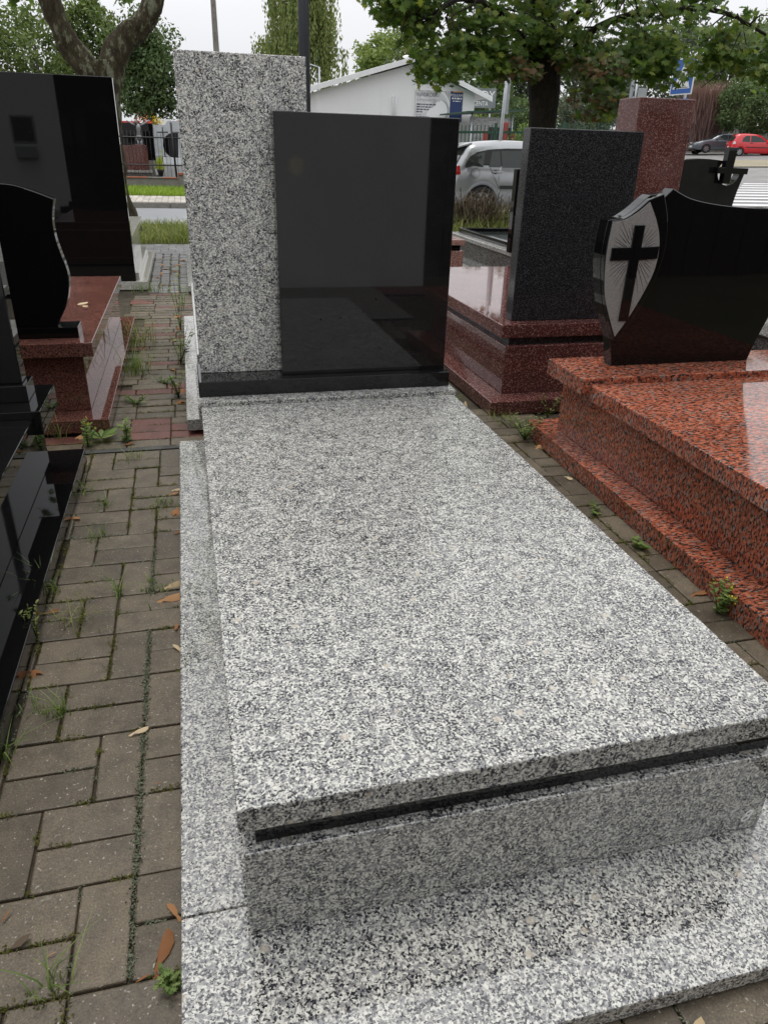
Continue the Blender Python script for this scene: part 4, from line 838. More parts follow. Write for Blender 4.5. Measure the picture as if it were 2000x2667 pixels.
# leaf sprays: lower edge of the canopy follows (x, z) read along the branches
env = [(3.1, 3.35), (3.55, 2.98), (3.85, 2.27), (4.25, 2.2), (4.55, 2.46), (4.95, 2.52), (5.35, 2.30), (5.7, 2.38), (5.95, 2.75), (6.15, 2.7), (6.3, 2.35), (6.5, 2.2), (6.62, 1.82), (6.85, 1.80), (6.95, 2.05), (7.02, 2.48), (7.32, 2.48), (7.4, 2.24), (7.66, 2.24), (7.76, 2.45), (7.80, 3.3), (8.14, 3.3), (8.16, 2.55), (8.4, 2.45), (8.75, 2.62), (9.2, 2.45), (9.7, 2.35), (10.3, 2.3)]
def zlow(x): return float(np.interp(x, [e[0] for e in env], [e[1] for e in env]))
def ztop(x): return float(np.interp(x, [3, 3.6, 4.2, 8.2, 8.6, 9.3, 10.3], [3.5, 4.3, 6.5, 6.5, 3.42, 3.25, 3.1]))
PL = []; 
for k in range(560):
    x = random.uniform(3.2, 10.2); lo, hi = zlow(x), ztop(x)
    z = lo+.12+abs(random.gauss(0, .55)) if k % 3 else random.uniform(lo+.2, max(hi, lo+.3)); y = float(np.interp(x, [3, 5.9, 6.9, 10], [12.4, 12.2, 11.2, 11.]))+random.gauss(0, .38)
    if z > hi: z = random.uniform(lo+.1, hi)
    if x > 8.2 and random.random() < .5: continue
    n_ = 26; th = rng.uniform(0, 6.283, n_); rr = .30*np.sqrt(rng.uniform(0, 1, n_))
    pts = np.stack([x+rr*np.cos(th), y+rr*np.sin(th)*.9, z+rng.normal(0, .055, n_)-rr*.28], 1)
    PL.append(pts[[p[2] > zlow(p[0])-.02 for p in pts]])
for k in range(110):
    d = rng.normal(size=3); d /= np.linalg.norm(d); c = np.array([6.1, 12.8, 5.2])+d*np.array([3.2, 3, 1.9])*random.uniform(.4, 1)
    if c[2] > 3.6 and c[0] < 8.3: PL.append(c+rng.normal(0, .28, (26, 3))*np.array([1, 1, .5]))
PL = np.vstack(PL)-np.array([6.2, 12.5, -.03]); 
aut = (PL[:, 2] < 2.75) & (PL[:, 0] > -1.0) & (PL[:, 0] < .55) & (rng.uniform(0, 1, len(PL)) < .75)
front = np.argsort(PL[:, 1]+np.abs(PL[:, 2]-2.6)*.5)[:300]; mask = np.ones(len(PL), bool); mask[front] = False
def canopy(P): # blades face up and outward, tips hanging
    n_ = len(P); z = np.array([-.1, -.55, .62])+rng.normal(0, .42, (n_, 3)); z /= np.linalg.norm(z, axis=1, keepdims=True); y = np.array([0, -.1, -1.])+rng.normal(0, .38, (n_, 3)); y -= z*np.sum(y*z, 1, keepdims=True); y /= np.linalg.norm(y, axis=1, keepdims=True); return np.cross(y, z), y, z
for sel, mt in ((mask & ~aut, 'leaf_maple'), (mask & aut, 'leaf_maple_autumn')):
    P = PL[sel]; link('foliage', leaf_cloud('foliage', P, .138, MAPLE, mat=mt, frames=canopy(P)), None, t)['kind'] = 'stuff'
vm = []
for k in range(6):
    me = leaf_cloud('leaf', np.zeros((1, 3)), .14, MAPLE, mat='leaf_maple' if k < 5 else 'leaf_maple_autumn', frames=(np.array([[1., 0, 0]]), np.array([[0, 1., 0]]), np.array([[0, 0, 1.]]))); vm.append(me)
fx, fy, fz = canopy(PL[front])
for i, j in enumerate(front):
    o = bpy.data.objects.new('leaf', vm[5 if aut[j] else random.randrange(5)]); COL.objects.link(o); o.parent = t
    o.matrix_local = Matrix.Translation(PL[j]) @ Matrix((fx[i], fy[i], fz[i])).transposed().to_4x4()

# ================================================================ CARS AND PERSON
def car(name, label, paint, top, W, wheels, r, loc, az, windows, glass, frame=None, zb=.22, belt=.95, tumble=.20, lamps=(), extras=None, group=None):
    """local axes: x from tail (0) to nose, y across, z up. top: roofline (x, z)."""
    t = root(name, label, 'car', loc, group, az); Lc = top[-1][0]
    tp = smooth_spline(top, 5); tx = [p[0] for p in tp]; tz = [p[1] for p in tp]
    def ztp(x): return float(np.interp(x, tx, tz))
    def plan(x): e = min(x, Lc-x)/.55; return 1-.16*max(0, 1-e)**2
    def yy(x, z): return W/2*plan(x)*(1-tumble*max(0, z-belt)/.55-.10*max(0, .5-z)/.3)
    def zbot(x):
        z = zb+.10*max(0, 1-min(x, Lc-x)/.5)
        for wx in wheels:
            d = abs(x-wx); R_ = r*1.16
            if d < R_: z = max(z, r+math.sqrt(R_*R_-d*d)-.02)
        return z
    xs = sorted(set([round(v, 3) for v in np.linspace(0, Lc, 46)]+[round(wx+s*r*1.16*q, 3) for wx in wheels for s in (-1, 1) for q in (.35, .7, .9, .99, 1.01)]))
    rows = 9; bm = bmesh.new(); cols = []
    for x in xs:
        lo, hi = zbot(x), ztp(x); c = []
        for k in range(rows):
            f = k/(rows-1); z = lo+(hi-lo)*f; y = yy(x, z)*(1-.06*max(0, f-.86)/.14); c.append((y, z))
        cols.append(([bm.verts.new((x, y, z)) for y, z in c], [bm.verts.new((x, -y, z)) for y, z in c], bm.verts.new((x, 0, hi+.035*plan(x)))))
    for (l0, r0_, m0), (l1, r1_, m1) in zip(cols, cols[1:]):
        for k in range(rows-1): bm.faces.new((l0[k], l1[k], l1[k+1], l0[k+1])); bm.faces.new((r0_[k], r0_[k+1], r1_[k+1], r1_[k]))
        bm.faces.new((l0[-1], l1[-1], m1, m0)); bm.faces.new((r0_[-1], m0, m1, r1_[-1])); bm.faces.new((l0[0], r0_[0], r1_[0], l1[0]))
    for c in (cols[0], cols[-1]): bm.faces.new([*c[0], c[2], *c[1][::-1]])
    bmesh.ops.recalc_face_normals(bm, faces=bm.faces[:])
    for f in bm.faces: f.smooth = True
    body = link('body', bm, paint, t)
    def patch(name, mat, pts, off, parent=t, sides=(-1, 1)):
        for s in sides:
            bm = bmesh.new(); n = len(pts); cx_, cz_ = sum(p[0] for p in pts)/n, sum(p[1] for p in pts)/n; rings = []
            for q in (1., .8, .6, .4, .2): rings.append([bm.verts.new((cx_+(x-cx_)*q, s*(yy(cx_+(x-cx_)*q, cz_+(z-cz_)*q)+off), cz_+(z-cz_)*q)) for x, z in pts])
            for ra, rb in zip(rings, rings[1:]):
                for i in range(n): bm.faces.new((ra[i], ra[(i+1) % n], rb[(i+1) % n], rb[i]))
            bm.faces.new(rings[-1])
            bmesh.ops.recalc_face_normals(bm, faces=bm.faces[:]); link(name, bm, mat, parent)
    if frame: patch('window_frame', 'plastic_black', frame, .006)
    for w_ in windows: patch('window', 'dark_glass', w_, .011)
    for xa, xb, nm in glass:
        bm = bmesh.new(); prev = None
        for i in range(7):
            x = xa+(xb-xa)*i/6; z = ztp(x); d = (ztp(x+.02)-ztp(x-.02))/.04; n = Vector((-d, 0, 1)).normalized()*.018; w_ = yy(x, z)*.80
            row = [bm.verts.new((x+n.x, y, z+n.z+.035*plan(x)*(1-abs(y)/max(w_, .01)*.8))) for y in (-w_, 0, w_)]
            if prev: bm.faces.new((prev[0], prev[1], row[1], row[0])); bm.faces.new((prev[1], prev[2], row[2], row[1]))
            prev = row
        bmesh.ops.recalc_face_normals(bm, faces=bm.faces[:]); link(nm, bm, 'dark_glass' if nm != 'rear_window' else 'dark_glass', t)
    for wx in wheels:
        for s in (-1, 1):
            y = s*(W/2-.10); bm = bmesh.new(); prof = [(r*.62, -.10), (r*.93, -.105), (r, -.07), (r, .07), (r*.93, .105), (r*.62, .10)]; rings = []
            for k in range(24):
                a = 2*math.pi*k/24; rings.append([bm.verts.new((wx+q*math.cos(a), y+d, r+q*math.sin(a))) for q, d in prof])
            for k in range(24):
                for i in range(len(prof)-1): bm.faces.new((rings[k][i], rings[(k+1) % 24][i], rings[(k+1) % 24][i+1], rings[k][i+1])).smooth = True
            wh = link('wheel', bm, 'rubber', t)
            bm = bmesh.new()
            for k in range(7):
                a = 2*math.pi*k/7
                q = [(r*.12, a-.5), (r*.62, a-.16), (r*.62, a+.16), (r*.12, a+.5)]; bm.faces.new([bm.verts.new((wx+c_*math.cos(b_), y+s*.085, r+c_*math.sin(b_))) for c_, b_ in q])
            bm_ring = [bm.verts.new((wx+r*q*math.cos(2*math.pi*k/24), y+s*.09, r+r*q*math.sin(2*math.pi*k/24))) for k in range(24) for q in (.58, .66)]
            for k in range(24): bm.faces.new((bm_ring[2*k], bm_ring[2*k+1], bm_ring[(2*k+3) % 48], bm_ring[(2*k+2) % 48]))
            bmesh.ops.recalc_face_normals(bm, faces=bm.faces[:]); link('rim', bm, 'alloy', wh)
            bm = bmesh.new(); bm.faces.new([bm.verts.new((wx+r*.62*math.cos(2*math.pi*k/20), y+s*.05, r+r*.62*math.sin(2*math.pi*k/20))) for k in range(20)]); link('hub_disc', bm, 'plastic_black', wh)
    for nm, mat, pts, off in lamps: patch(nm, mat, pts, off)
    if extras: extras(t, yy, ztp, patch)
    return t
# silver estate-like car parked on the road (only its rear half shows between the stones)
def silver_extras(t, yy, ztp, patch):
    y = -(yy(1.0, .92)+.012)
    link('door_handle', bm_box(.86, 1.10, y-.03, y+.004, .925, .955, .01, 2), 'paint_silver', t)
    patch('handle_recess', 'plastic_black', [(.93+.045*math.cos(a), .94+.045*math.sin(a)) for a in np.linspace(0, 6.28, 14)[:-1]], .003)
    bm = bmesh.new(); n_ = 28
    for k in range(n_):
        a0, a1 = 2*math.pi*k/n_, 2*math.pi*(k+1)/n_; bm.faces.new([bm.verts.new((.46+q*math.cos(a), -(yy(.46, .9)+.004), .91+q*math.sin(a))) for q, a in ((.098, a0), (.105, a0), (.105, a1), (.098, a1))])
    link('fuel_flap', bm, 'plastic_black', t, )
    for x0, x1 in (((.80, 1.02), (1.04, .62)), ((1.84, 1.02), (1.86, .35))): patch('door_seam', 'plastic_black', [(x0[0]-.005, x0[1]), (x0[0]+.005, x0[1]), (x1[0]+.005, x1[1]), (x1[0]-.005, x1[1])], .004)
    patch('side_moulding', 'plastic_black', [(1.06, .60), (2.75, .60), (2.75, .67), (1.06, .67)], .018)
    link('antenna', bm_tube([(.32, 0, 1.50), (.26, 0, 1.56), (.14, 0, 1.72)], [.02, .008, .005], 6), 'plastic_black', t)
    link('spoiler', bm_prism([(.10, 1.40), (.44, 1.485), (.44, 1.52), (.12, 1.43)], -.58, .58, 'y', .006), 'paint_silver', t)
car('parked_car', 'silver estate-style car parked on the road between the black panel and charcoal stele', 'paint_silver',
    [(0, .62), (.02, .80), (.07, 1.0), (.20, 1.24), (.36, 1.44), (.60, 1.50), (1.2, 1.55), (1.9, 1.55), (2.35, 1.49), (2.75, 1.28), (3.1, 1.04), (3.6, .95), (4.05, .80), (4.2, .55)],
    1.76, (.66, 3.3), .325, (5.86, 16.78, .004), 0,
    [[(.275, 1.04), (.27, 1.08), (.32, 1.16), (.42, 1.245), (.56, 1.31), (.69, 1.335), (.64, 1.04)], [(.78, 1.04), (.86, 1.35), (1.04, 1.36), (1.06, 1.04)], [(1.09, 1.04), (1.07, 1.362), (1.76, 1.39), (1.80, 1.04)], [(1.87, 1.035), (1.84, 1.40), (2.3, 1.36), (2.8, 1.06)]],
    [(.10, .34, 'rear_window'), (2.45, 3.05, 'windscreen')], [(.24, 1.012), (.225, 1.05), (.27, 1.15), (.37, 1.255), (.52, 1.335), (.8, 1.39), (1.2, 1.42), (1.9, 1.43), (2.36, 1.385), (2.9, 1.02)],
    lamps=[('tail_lamp', 'lamp_red', [(.01, .86), (.14, .88), (.12, 1.06), (.06, 1.04)], .008)], extras=silver_extras)
def dirz(d): return math.atan2(d.y, d.x)
fwd = e2*.93+e1*.37; p = Vector((41.7, 52.9))-fwd*.62-e2*.35; red_a = dirz(fwd)
def red_extras(t, yy, ztp, patch):
    patch('side_moulding', 'plastic_black', [(1.0, .60), (2.6, .60), (2.6, .66), (1.0, .66)], .012); patch('door_handle', 'plastic_black', [(1.25, .88), (1.42, .88), (1.42, .92), (1.25, .92)], .012)
    link('number_plate', bm_box(-.03, -.005, -.05, .26, .58, .68, 0), 'plate_white', t); link('rear_bumper', bm_box(-.03, .2, -.78, .78, .22, .42, .03), 'plastic_black', t); link('wiper', bm_tube([(.03, 0, 1.02), (.07, .28, 1.06)], .012, 6), 'plastic_black', t)
    link('mirror', bm_box(2.45, 2.6, -.98, -.80, .92, 1.05, .03), 'paint_scarlet', t)
car('parked_car', 'small bright red three-door hatchback in the row across the road', 'paint_scarlet',
    [(0, .55), (.0, .80), (.06, 1.0), (.22, 1.30), (.40, 1.48), (.8, 1.53), (1.4, 1.52), (1.9, 1.45), (2.5, 1.12), (2.75, .98), (3.2, .88), (3.6, .72), (3.7, .5)], 1.69, (.60, 3.05), .30, (p.x, p.y, gz(p.x)+.005), red_a,
    [[(.62, 1.0), (.70, 1.25), (.88, 1.40), (1.18, 1.42), (1.2, .98)], [(1.27, .98), (1.25, 1.42), (1.6, 1.42), (2.05, 1.28), (2.4, 1.02)]], [(.07, .24, 'rear_window'), (1.98, 2.55, 'windscreen')],
    lamps=[('tail_lamp', 'lamp_white', [(.0, .82), (.22, .84), (.16, 1.0), (.05, .98)], .01)], extras=red_extras)
fwd = e2*-.90-e1*.42; wpt = Vector((41.6, 56.7))-e2*.5; p = wpt-fwd*3.55
def grey_extras(t, yy, ztp, patch):
    link('number_plate', bm_box(4.49, 4.52, -.26, .26, .40, .51, 0), 'plate_white', t); link('grille', bm_box(4.40, 4.485, -.6, .6, .25, .38, .01), 'plastic_black', t)
    for s in (-1, 1): link('mirror', bm_box(2.75, 2.92, s*.98-.09, s*.98+.09, .98, 1.1, .03), 'paint_grey', t); link('headlamp', bm_box(4.05, 4.36, s*.66-.16, s*.66+.16, .68, .76, .02), 'lamp_white', t)
car('parked_car', 'dark grey saloon car facing left, parked beside the red hatchback', 'paint_grey',
    [(0, .5), (.05, .9), (.25, 1.02), (.7, 1.10), (1.1, 1.30), (1.6, 1.42), (2.2, 1.43), (2.6, 1.34), (3.1, 1.08), (3.35, .98), (4.0, .84), (4.4, .68), (4.5, .45)], 1.78, (.85, 3.55), .32, (p.x, p.y, gz(p.x)+.005), dirz(fwd),
    [[(1.15, 1.0), (1.5, 1.30), (1.9, 1.34), (1.95, .98)], [(2.02, .98), (1.98, 1.34), (2.35, 1.34), (2.65, 1.22), (2.98, .98)]], [(.72, 1.35, 'rear_window'), (2.50, 3.25, 'windscreen')], extras=grey_extras)
def lid(t, yy, ztp, patch):
    o = link('raised_tailgate', bm_prism([(-.62, 1.78), (-.55, 1.70), (.35, 1.50), (.42, 1.56), (.1, 1.70)], -.62, .62, 'y', .02), 'paint_white', t); link('tailgate_glass', bm_prism([(-.4, 1.755), (.08, 1.70), (.07, 1.715), (-.4, 1.775)], -.5, .5, 'y', 0), 'dark_glass', t)
hb = [(0, .55), (.02, .85), (.10, 1.1), (.28, 1.38), (.45, 1.48), (.9, 1.53), (1.6, 1.52), (2.2, 1.42), (2.8, 1.05), (3.4, .92), (3.9, .75), (4.0, .5)]
wn_ = [[(.55, 1.0), (.72, 1.32), (1.2, 1.40), (1.25, .98)], [(1.32, .98), (1.3, 1.40), (1.9, 1.36), (2.5, 1.0)]]
fwd = e1; p = Vector((46.6, 59.2)); car('parked_car', 'silver hatchback with raised tailgate behind the red car', 'paint_silver', hb, 1.72, (.7, 3.2), .31, (p.x, p.y, gz(p.x)+.005), dirz(fwd), wn_, [(.08, .3, 'rear_window'), (2.25, 2.85, 'windscreen')], extras=lid)
fwd = e2*-.8+e1*.6; p = Vector((42.9, 60.4)); car('parked_car', 'white hatchback with open tailgate behind the person in dark clothes', 'paint_white', hb, 1.72, (.7, 3.2), .31, (p.x, p.y, gz(p.x)+.005), dirz(fwd), wn_, [(.08, .3, 'rear_window'), (2.25, 2.85, 'windscreen')], lamps=[('tail_lamp', 'lamp_red', [(.01, .85), (.14, .87), (.13, 1.05), (.07, 1.03)], .01)], extras=lid)
# person in dark clothes standing by the cars
px, py = 39.2, 56.6
t = root('person', 'person in a dark navy jacket and trousers standing by the grey car', 'person', (px, py, gz(px)), rz=R(-60))
def skin_mesh(name, pts, edges, rad, mat, parent):
    me = bpy.data.meshes.new(name); me.from_pydata(pts, edges, []); me.materials.append(MATS[mat]); o = bpy.data.objects.new(name, me); COL.objects.link(o); o.parent = parent
    md = o.modifiers.new('skin', 'SKIN'); md.use_smooth_shade = True; sv = me.skin_vertices[0].data
    for i, q in enumerate(rad): sv[i].radius = q if isinstance(q, tuple) else (q, q)
    sv[0].use_root = True; sb_ = o.modifiers.new('sub', 'SUBSURF'); sb_.levels = sb_.render_levels = 2; return o
PT = [(0, 0, .95), (0, 0, 1.15), (0, 0, 1.40), (0, .0, 1.52), (.0, .03, 1.60), (.18, 0, 1.42), (.25, .03, 1.15), (.20, .16, .98), (-.18, 0, 1.42), (-.26, .02, 1.15), (-.22, .10, .92), (.10, 0, .85), (.11, .02, .5), (.11, -.02, .09), (.12, .12, .05), (-.10, 0, .85), (-.11, .03, .5), (-.12, 0, .09), (-.13, .14, .05)]
ED = [(0, 1), (1, 2), (2, 3), (3, 4), (2, 5), (5, 6), (6, 7), (2, 8), (8, 9), (9, 10), (0, 11), (11, 12), (12, 13), (13, 14), (0, 15), (15, 16), (16, 17), (17, 18)]
RD = [(.17, .13), (.17, .13), (.16, .12), .06, .05, .08, .06, .05, .08, .06, .05, .095, .07, .05, .045, .095, .07, .05, .045]
skin_mesh('body', PT, ED, RD, 'cloth_navy', t)
bm = bmesh.new(); bmesh.ops.create_uvsphere(bm, u_segments=16, v_segments=12, radius=.11, matrix=Matrix.Translation((0, .03, 1.70)) @ Matrix.Diagonal((.85, 1, 1.2, 1)))
bmesh.ops.create_uvsphere(bm, u_segments=8, v_segments=6, radius=.022, matrix=Matrix.Translation((0, .14, 1.69))); hd = link('head', bm, 'skin', t)
bm = bmesh.new(); bmesh.ops.create_uvsphere(bm, u_segments=14, v_segments=10, radius=.118, matrix=Matrix.Translation((0, .005, 1.735)) @ Matrix.Diagonal((.88, .95, .95, 1))); link('hair', bm, 'hair_grey', hd)
for s, q in ((1, (.19, .20, .94)), (-1, (-.215, .14, .87))):
    hand = [q, (q[0], q[1]+.02, q[2]-.05)]+[(q[0]+dx, q[1]+.035, q[2]-.12+abs(dx)*.6) for dx in (-.027, -.009, .009, .027)]+[(q[0]-s*.045, q[1]+.03, q[2]-.06)]
    skin_mesh('hand', hand, [(0, 1), (1, 2), (1, 3), (1, 4), (1, 5), (0, 6)], [.03, .034, .009, .009, .009, .009, .011], 'skin', t)
w = root('boundary_wall', 'grey concrete boundary wall behind the parked cars', 'wall', (46, 64.5, 0))
for k in range(-8, 14):
    a = hill(79.2, -7+k*3.0); zz = gz(a[0]); o = link('wall_panel', bm_box(0, 2.95, 0, .15, -.3, 2.1, .01), 'concrete', w, (a[0]-46, a[1]-64.5, zz)); o.rotation_euler = (0, 0, dirz(e2))

# ================================================================ SMALL THINGS ON THE GROUND
def tuft(label, x, y, n=26, h=.09, w=.0035, lean=1.0, spread=.02, mat='weed_green', name='grass_tuft', z=-.006):
    t = root(name, label, 'weed', (x, y, z), 'weeds growing between the stones'); C = np.stack([rng.normal(0, spread, n), rng.normal(0, spread, n), np.zeros(n)], 1)
    V, F, tt = blades(C, h, w, lean, 4); o = link('blades', np_mesh('blades', V, F, tt, mat), None, t); o['kind'] = 'stuff'; return t
JAG = np.array([(0, -.5), (.05, -.3), (.16, -.28), (.08, -.12), (.26, -.04), (.10, .08), (.22, .22), (.07, .28), (0, .5), (-.07, .28), (-.22, .22), (-.10, .08), (-.26, -.04), (-.08, -.12), (-.16, -.28), (-.05, -.3)])
def weed(label, x, y, h=.2, n=5, leaf=.05, spread=.05, mat='weed_green', flower=None, name='weed_plant', z=-.006):
    leaf *= .8; h *= .88
    t = root(name, label, 'weed', (x, y, z), 'weeds growing between the stones'); bm = bmesh.new(); P, X, Y, Z = [], [], [], []; tips = []
    for k in range(n):
        a = random.uniform(0, 6.283); tip = Vector((math.cos(a)*spread*random.uniform(.3, 1.2), math.sin(a)*spread*random.uniform(.3, 1.2), h*random.uniform(.55, 1.05))); mid = tip*.5+Vector((0, 0, h*.08)); bm_tube([(0, 0, 0), mid, tip], [.0022, .0016, .0008], 5, True, bm); tips.append(tip)
        for j in range(9):
            f = (j+1)/9.5; q = Vector((0, 0, 0)).lerp(mid, f*2) if f < .5 else mid.lerp(tip, f*2-1); b_ = random.uniform(0, 6.283); d = Vector((math.cos(b_), math.sin(b_), random.uniform(.0, .55))).normalized()
            P.append(q+d*leaf*.4*(1.2-f*.5)); nz_ = Vector((-d.x*.4, -d.y*.4, 1)).normalized(); X.append(d.cross(nz_)); Y.append(d); Z.append(nz_)
    link('stems', bm, mat, t)['kind'] = 'stuff'
    link('leaves', leaf_cloud('leaves', np.array(P), leaf*1.35, JAG, mat=mat, frames=(np.array(X), np.array(Y), np.array(Z))), None, t)['kind'] = 'stuff'
    if flower:
        C = np.vstack([np.array(q)+rng.normal(0, .005, (5, 3)) for q in tips]); link('blossoms', leaf_cloud('blossoms', C, .009, mat=flower), None, t)['kind'] = 'stuff'
    return t
def rosette(label, x, y, leaf=.12, n=11):
    leaf *= .8
    t = root('broad_leaved_weed', label, 'weed', (x, y, 0), 'weeds growing between the stones')
    for k in range(n):
        a = 2*math.pi*k/n+random.uniform(-.2, .2); d = np.array([[math.cos(a), math.sin(a), .35]]); d /= np.linalg.norm(d); z = np.array([[-math.cos(a)*.35, -math.sin(a)*.35, 1.]]); z /= np.linalg.norm(z)
        s_ = leaf*random.uniform(.7, 1.15); link('leaf', leaf_cloud('leaf', d*s_*.5+np.array([[0, 0, .01]]), s_, np.array([(0, -.5), (.06, -.3), (.12, -.1), (.2, .1), (.17, .3), (0, .5), (-.17, .3), (-.2, .1), (-.12, -.1), (-.06, -.3)]), mat='weed_green', frames=(np.cross(d, z), d, z), cup=.3), None, t)
tuft('sprawling light green grass tuft in the paving at the bottom left', -.344, .009, 18, .085, .0038, 1.3, .012)
tuft('green grass tuft against the black kerb, at mid height of the left path', -.54, 1.36, 30, .13, .004, 1.1, .02)
tuft('pale straggly grass tuft beside the single dry leaf on the left path', -.438, 1.176, 34, .10, .0025, 1.4, .035, 'grass_dry')
tuft('small grass tuft on a joint crossing in the middle of the left path', -.319, 1.304, 16, .09, .0032, 1.3, .012)
tuft('short bright grass tuft in a joint near the black kerb, low on the left path', -.43, .752, 26, .07, .004, .9, .014)
tuft('tiny grass tuft just left of the short bright one, low on the left path', -.497, .772, 18, .05, .003, 1., .014)
tuft('feathery grass tuft in the upper joints of the left path', -.422, 1.726, 30, .06, .003, 1., .022)
tuft('fine grass tuft by the dark edging strip at the top of the left path', -.332, 2.506, 26, .08, .003, 1.3, .025)
tuft('grass tuft next to the black kerb near the top of the left path', -.51, 2.15, 20, .09, .003, 1.2, .02)
tuft('low grass tuft beside two reddish leaf scraps on the left path', -.42, 2.0, 18, .07, .003, 1.3, .02)
tuft('dense long grass clump beside the polished red-brown grave base', -.405, 4.0, 60, .22, .006, .8, .05)
tuft('dry seeding grass clump further up beside the red-brown grave base', -.43, 4.75, 70, .26, .005, .9, .07, 'grass_dry')
tuft('grass clump in front of the pale base of the tall black stele', -.42, 7.03, 50, .14, .005, 1., .07)
tuft('long grass blades at the corner of the black grave beneath the red-brown grave', -.71, 2.83, 12, .17, .004, .9, .02)
tuft('yellow-green grass fringe by the corner of the maroon base plate', 1.62, 2.72, 60, .07, .0035, 1.2, .06, 'grass_dry')
tuft('two blades of grass at the left frame edge by the black kerb', -.535, .61, 8, .12, .004, 1.1, .01)
weed('leafy groundsel clump at the end of the orange-red grave base', 1.63, 2.42, .17, 14, .028, .11)
weed('groundsel with yellow buds beside the orange-red base plate, lower right', 1.60, .80, .15, 7, .03, .045, flower='flower_yellow')
weed('small green weed halfway along the orange-red base plate', 1.585, 1.24, .05, 4, .035, .04)
weed('tiny weed sprig beside the orange-red base plate, above the halfway one', 1.57, 1.56, .04, 4, .03, .05)
weed('wispy seeding weed before the maroon base plate', 1.91, 2.74, .22, 6, .022, .12, 'grass_dry')
weed('green weed with yellow flower heads before the corner of the black kerb', -.555, 2.70, .16, 6, .035, .06, flower='flower_yellow')
weed('tall stalky weed standing against the grey base behind the central stele', -.108, 5.2, .62, 4, .055, .09)
weed('drooping weed with dry leaves along the grey base behind the central stele', -.112, 4.2, .28, 8, .045, .09)
weed('bushy small weed at the near end of the grey base behind the central stele', -.125, 3.45, .17, 8, .035, .07)
weed('yellow flowering stalk beside the cobbled strip, by the grey stele', -.08, 6.05, .35, 3, .05, .05, flower='flower_yellow')
weed('small leafy weed on the red bricks near the dark edging strip', -.375, 2.74, .14, 4, .045, .03)
weed('spreading low weed in the path joints above the red bricks', -.36, 3.35, .06, 12, .022, .09)
weed('sparse weed in the middle of the path between the two base plates', -.22, 3.75, .05, 10, .022, .08)
weed('seedhead stalks growing at the black kerb on the left path', -.533, 1.09, .17, 6, .016, .03, 'grass_dry')
weed('ragged green weed beside the base plate at the bottom of the left path', -.135, -.03, .05, 7, .018, .035)
weed('weeds in the gap between the central plinth and the maroon base', 1.42, 3.02, .09, 9, .03, .06)
tuft('small moss-green sprig beside the lichen joint on the left path', -.196, 1.322, 30, .035, .005, 1., .03)
tuft('flat green sprig in the joint near the grey base plate, upper left path', -.196, 1.975, 40, .045, .004, 1.1, .03)
rosette('broad-leaved green weed at the corner of the red-brown base plate', -.50, 2.80)
# scrubby dry bush before the silver car
t = root('dry_bush', 'tangled leafless dry bush in the long grass before the silver car', 'bush', (4.5, 11.0, -.03))
C = np.stack([rng.normal(.05, .36, 1500), rng.normal(0, .25, 1500), rng.uniform(.0, .6, 1500)], 1); V, F, tt = blades(C, .5, .011, 1.9, 4); link('twigs', np_mesh('twigs', V, F, tt, 'twig_dry'), None, t)['kind'] = 'stuff'
bm = bmesh.new()
for k in range(16):
    a = random.uniform(0, 6.283); bm_tube([(0, 0, 0), (math.cos(a)*.25, math.sin(a)*.2, .3), (math.cos(a)*.5+random.gauss(0, .1), math.sin(a)*.4, random.uniform(.35, .95))], [.016, .010, .004], 5, True, bm)
bm_tube([(-.5, -.1, .38), (.1, -.15, .36), (.55, -.1, .42)], [.02, .022, .015], 6, True, bm); link('branches', bm, 'bark_dark', t)['kind'] = 'stuff'
# dry fallen leaves and winged maple seeds, each on its own
SEED = np.array([(0, -.5), (.10, -.38), (.07, -.2), (.17, .0), (.2, .25), (.12, .45), (0, .5), (-.05, .3), (-.05, 0), (-.04, -.25), (-.09, -.4)])
def dry(label, x, y, size, az, mat='leaf_dry', shape=LEAF, z=.006, tilt=.35, name='dry_leaf', cup=.6, cat='leaf'):
    size *= .6 if y < .3 else .72 if y < 3 else .85
    d = np.array([[math.cos(az), math.sin(az), tilt*.5]]); d /= np.linalg.norm(d); zz = np.array([[random.uniform(-.3, .3), random.uniform(-.3, .3), 1.]]); zz -= d*np.sum(d*zz); zz /= np.linalg.norm(zz)
    me = leaf_cloud(name, np.array([[0, 0, size*.06]]), size, shape, mat=mat, frames=(np.cross(d, zz), d, zz), cup=cup); o = props(link(name, me, None, None, (x, y, z)), label, cat, 'fallen leaves and maple seeds'); return o
dry('pale winged maple seed on the paving in the lower left', -.225, .632, .06, .3, 'leaf_straw', SEED, name='maple_seed')
dry('orange curled leaf against the black kerb, upper left path', -.517, 1.905, .09, -.9)
dry('folded tan leaf beside the pale grass tuft on the left path', -.515, 1.235, .10, .25, 'leaf_dry', SEED)
dry('large crumpled brown leaf by the black kerb, mid left path', -.512, .935, .12, -.6, 'leaf_dry', MAPLE, cup=.9)
dry('orange winged seed under the grey base plate edge, uppermost of its row', -.148, 2.06, .09, .3, 'leaf_dry', SEED)
dry('pale winged seed touching the grey base plate, just behind the uppermost orange one', -.135, 2.10, .07, .1, 'leaf_straw', SEED)
dry('orange star-shaped leaf against the grey base plate, second from the top', -.138, 1.885, .09, 1.2, 'leaf_dry', MAPLE)
dry('dark red scrap of leaf beside the grey base plate', -.132, 1.70, .045, .5, 'leaf_dry', LEAF)
dry('wide tan winged seed by the grey base plate, back one of the pair', -.150, 1.315, .13, .4, 'leaf_straw', SEED)
dry('curved tan winged seed by the grey base plate, front one of the pair', -.155, 1.243, .13, .2, 'leaf_dry', SEED)
dry('small reddish leaf by the grey base plate below the seed pair', -.133, 1.07, .06, 1.4)
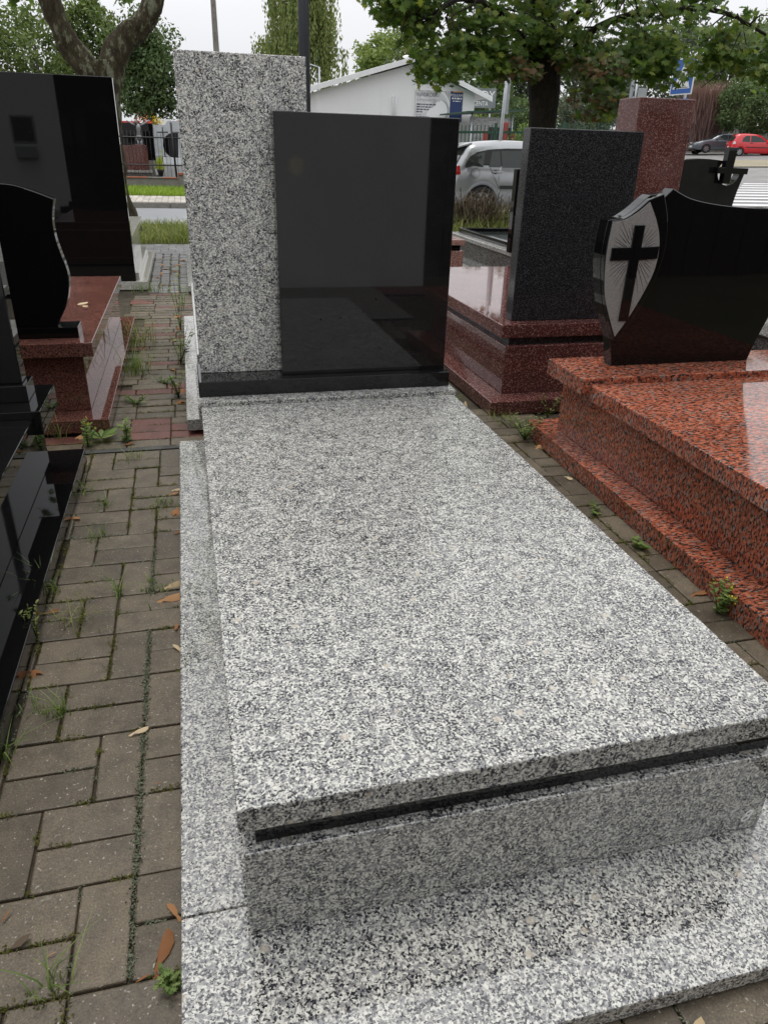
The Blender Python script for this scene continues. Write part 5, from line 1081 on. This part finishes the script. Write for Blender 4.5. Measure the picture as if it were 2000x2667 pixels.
dry('pale bent leaf edge sticking out from the grey base plate', -.128, .955, .07, 2.2, 'leaf_straw', SEED)
dry('long curled brown seed wing beside the grey base plate, bottom left', -.158, .03, .13, 1.3, 'leaf_dry', SEED)
dry('small orange seed at the grey base plate above the curled brown one', -.135, .105, .08, 2.2, 'leaf_dry', SEED)
dry('tan seed wing at the very bottom beside the grey base plate', -.15, -.12, .11, .4, 'leaf_straw', SEED)
dry('long grey-brown leaf lying in a joint at the lower left edge', -.41, .112, .09, .5, 'twig_dry', LEAF)
dry('thin orange needle of leaf on the paving, lower left', -.351, .073, .045, .2, 'leaf_dry', LEAF*np.array([.35, 1]))
dry('thin orange needle of leaf near the lichen joint', -.171, .445, .04, -.1, 'leaf_dry', LEAF*np.array([.35, 1]))
dry('thin orange needle of leaf near the bottom weed', -.188, -.01, .045, .3, 'leaf_dry', LEAF*np.array([.35, 1]))
dry('thin brown needle of leaf at the left frame edge', -.446, .172, .04, 1., 'leaf_dry', LEAF*np.array([.35, 1]))
dry('wet dark brown leaf by the black kerb below the grass', -.527, 2.19, .08, .4, 'twig_dry', LEAF)
dry('orange leaf lying flat on the red bricks by the edging strip', -.36, 2.695, .12, .1, 'leaf_dry', LEAF)
dry('tangle of orange leaf at the corner of the red-brown base plate', -.61, 2.83, .12, 1., 'leaf_dry', MAPLE)
dry('pale winged seed lying on top of the red-brown lid slab', -.66, 3.95, .13, .7, 'leaf_straw', SEED, z=.4505)
dry('smaller tan winged seed lying on top of the red-brown lid slab', -.63, 3.88, .10, -.5, 'leaf_straw', SEED, z=.4505)
dry('straw-coloured hanging seed beside the orange-red base plate', 1.615, 1.90, .12, -1.3, 'leaf_straw', SEED)
dry('reddish curled leaf by the orange-red base plate near the groundsel', 1.60, .91, .09, .1, 'leaf_dry', SEED)
dry('orange leaf tucked beneath the groundsel clump', 1.66, 2.3, .1, .5, 'leaf_dry', MAPLE)
dry('upright tan leaf leaning on the maroon base plate', 1.505, 2.98, .11, 1.5, 'leaf_straw', LEAF, tilt=3.)
dry('big tan winged seed under the front edge of the grey base plate, bottom right', .72, -.315, .10, .5, 'leaf_straw', SEED)
NTH = 'first second third fourth fifth sixth seventh eighth ninth tenth eleventh twelfth thirteenth fourteenth'.split()
for k in range(14):
    y = 3.2+k*.42+random.uniform(-.15, .15); dry('orange-brown leaf along the grey base behind the stele, '+NTH[k]+' from the near end', -.11-random.uniform(.0, .05), y, random.uniform(.07, .12), random.uniform(0, 6), 'leaf_dry', random.choice((SEED, LEAF, MAPLE)))
for k in range(10): dry('orange-brown leaf on the cobbles by the pale base, '+NTH[k]+' from the near end', -.38+abs(random.gauss(0, .13)), 7.2+2.4*((k+random.uniform(.1, .9))/10)**.8, random.uniform(.06, .12), random.uniform(0, 6), 'leaf_dry', random.choice((SEED, LEAF, MAPLE)))
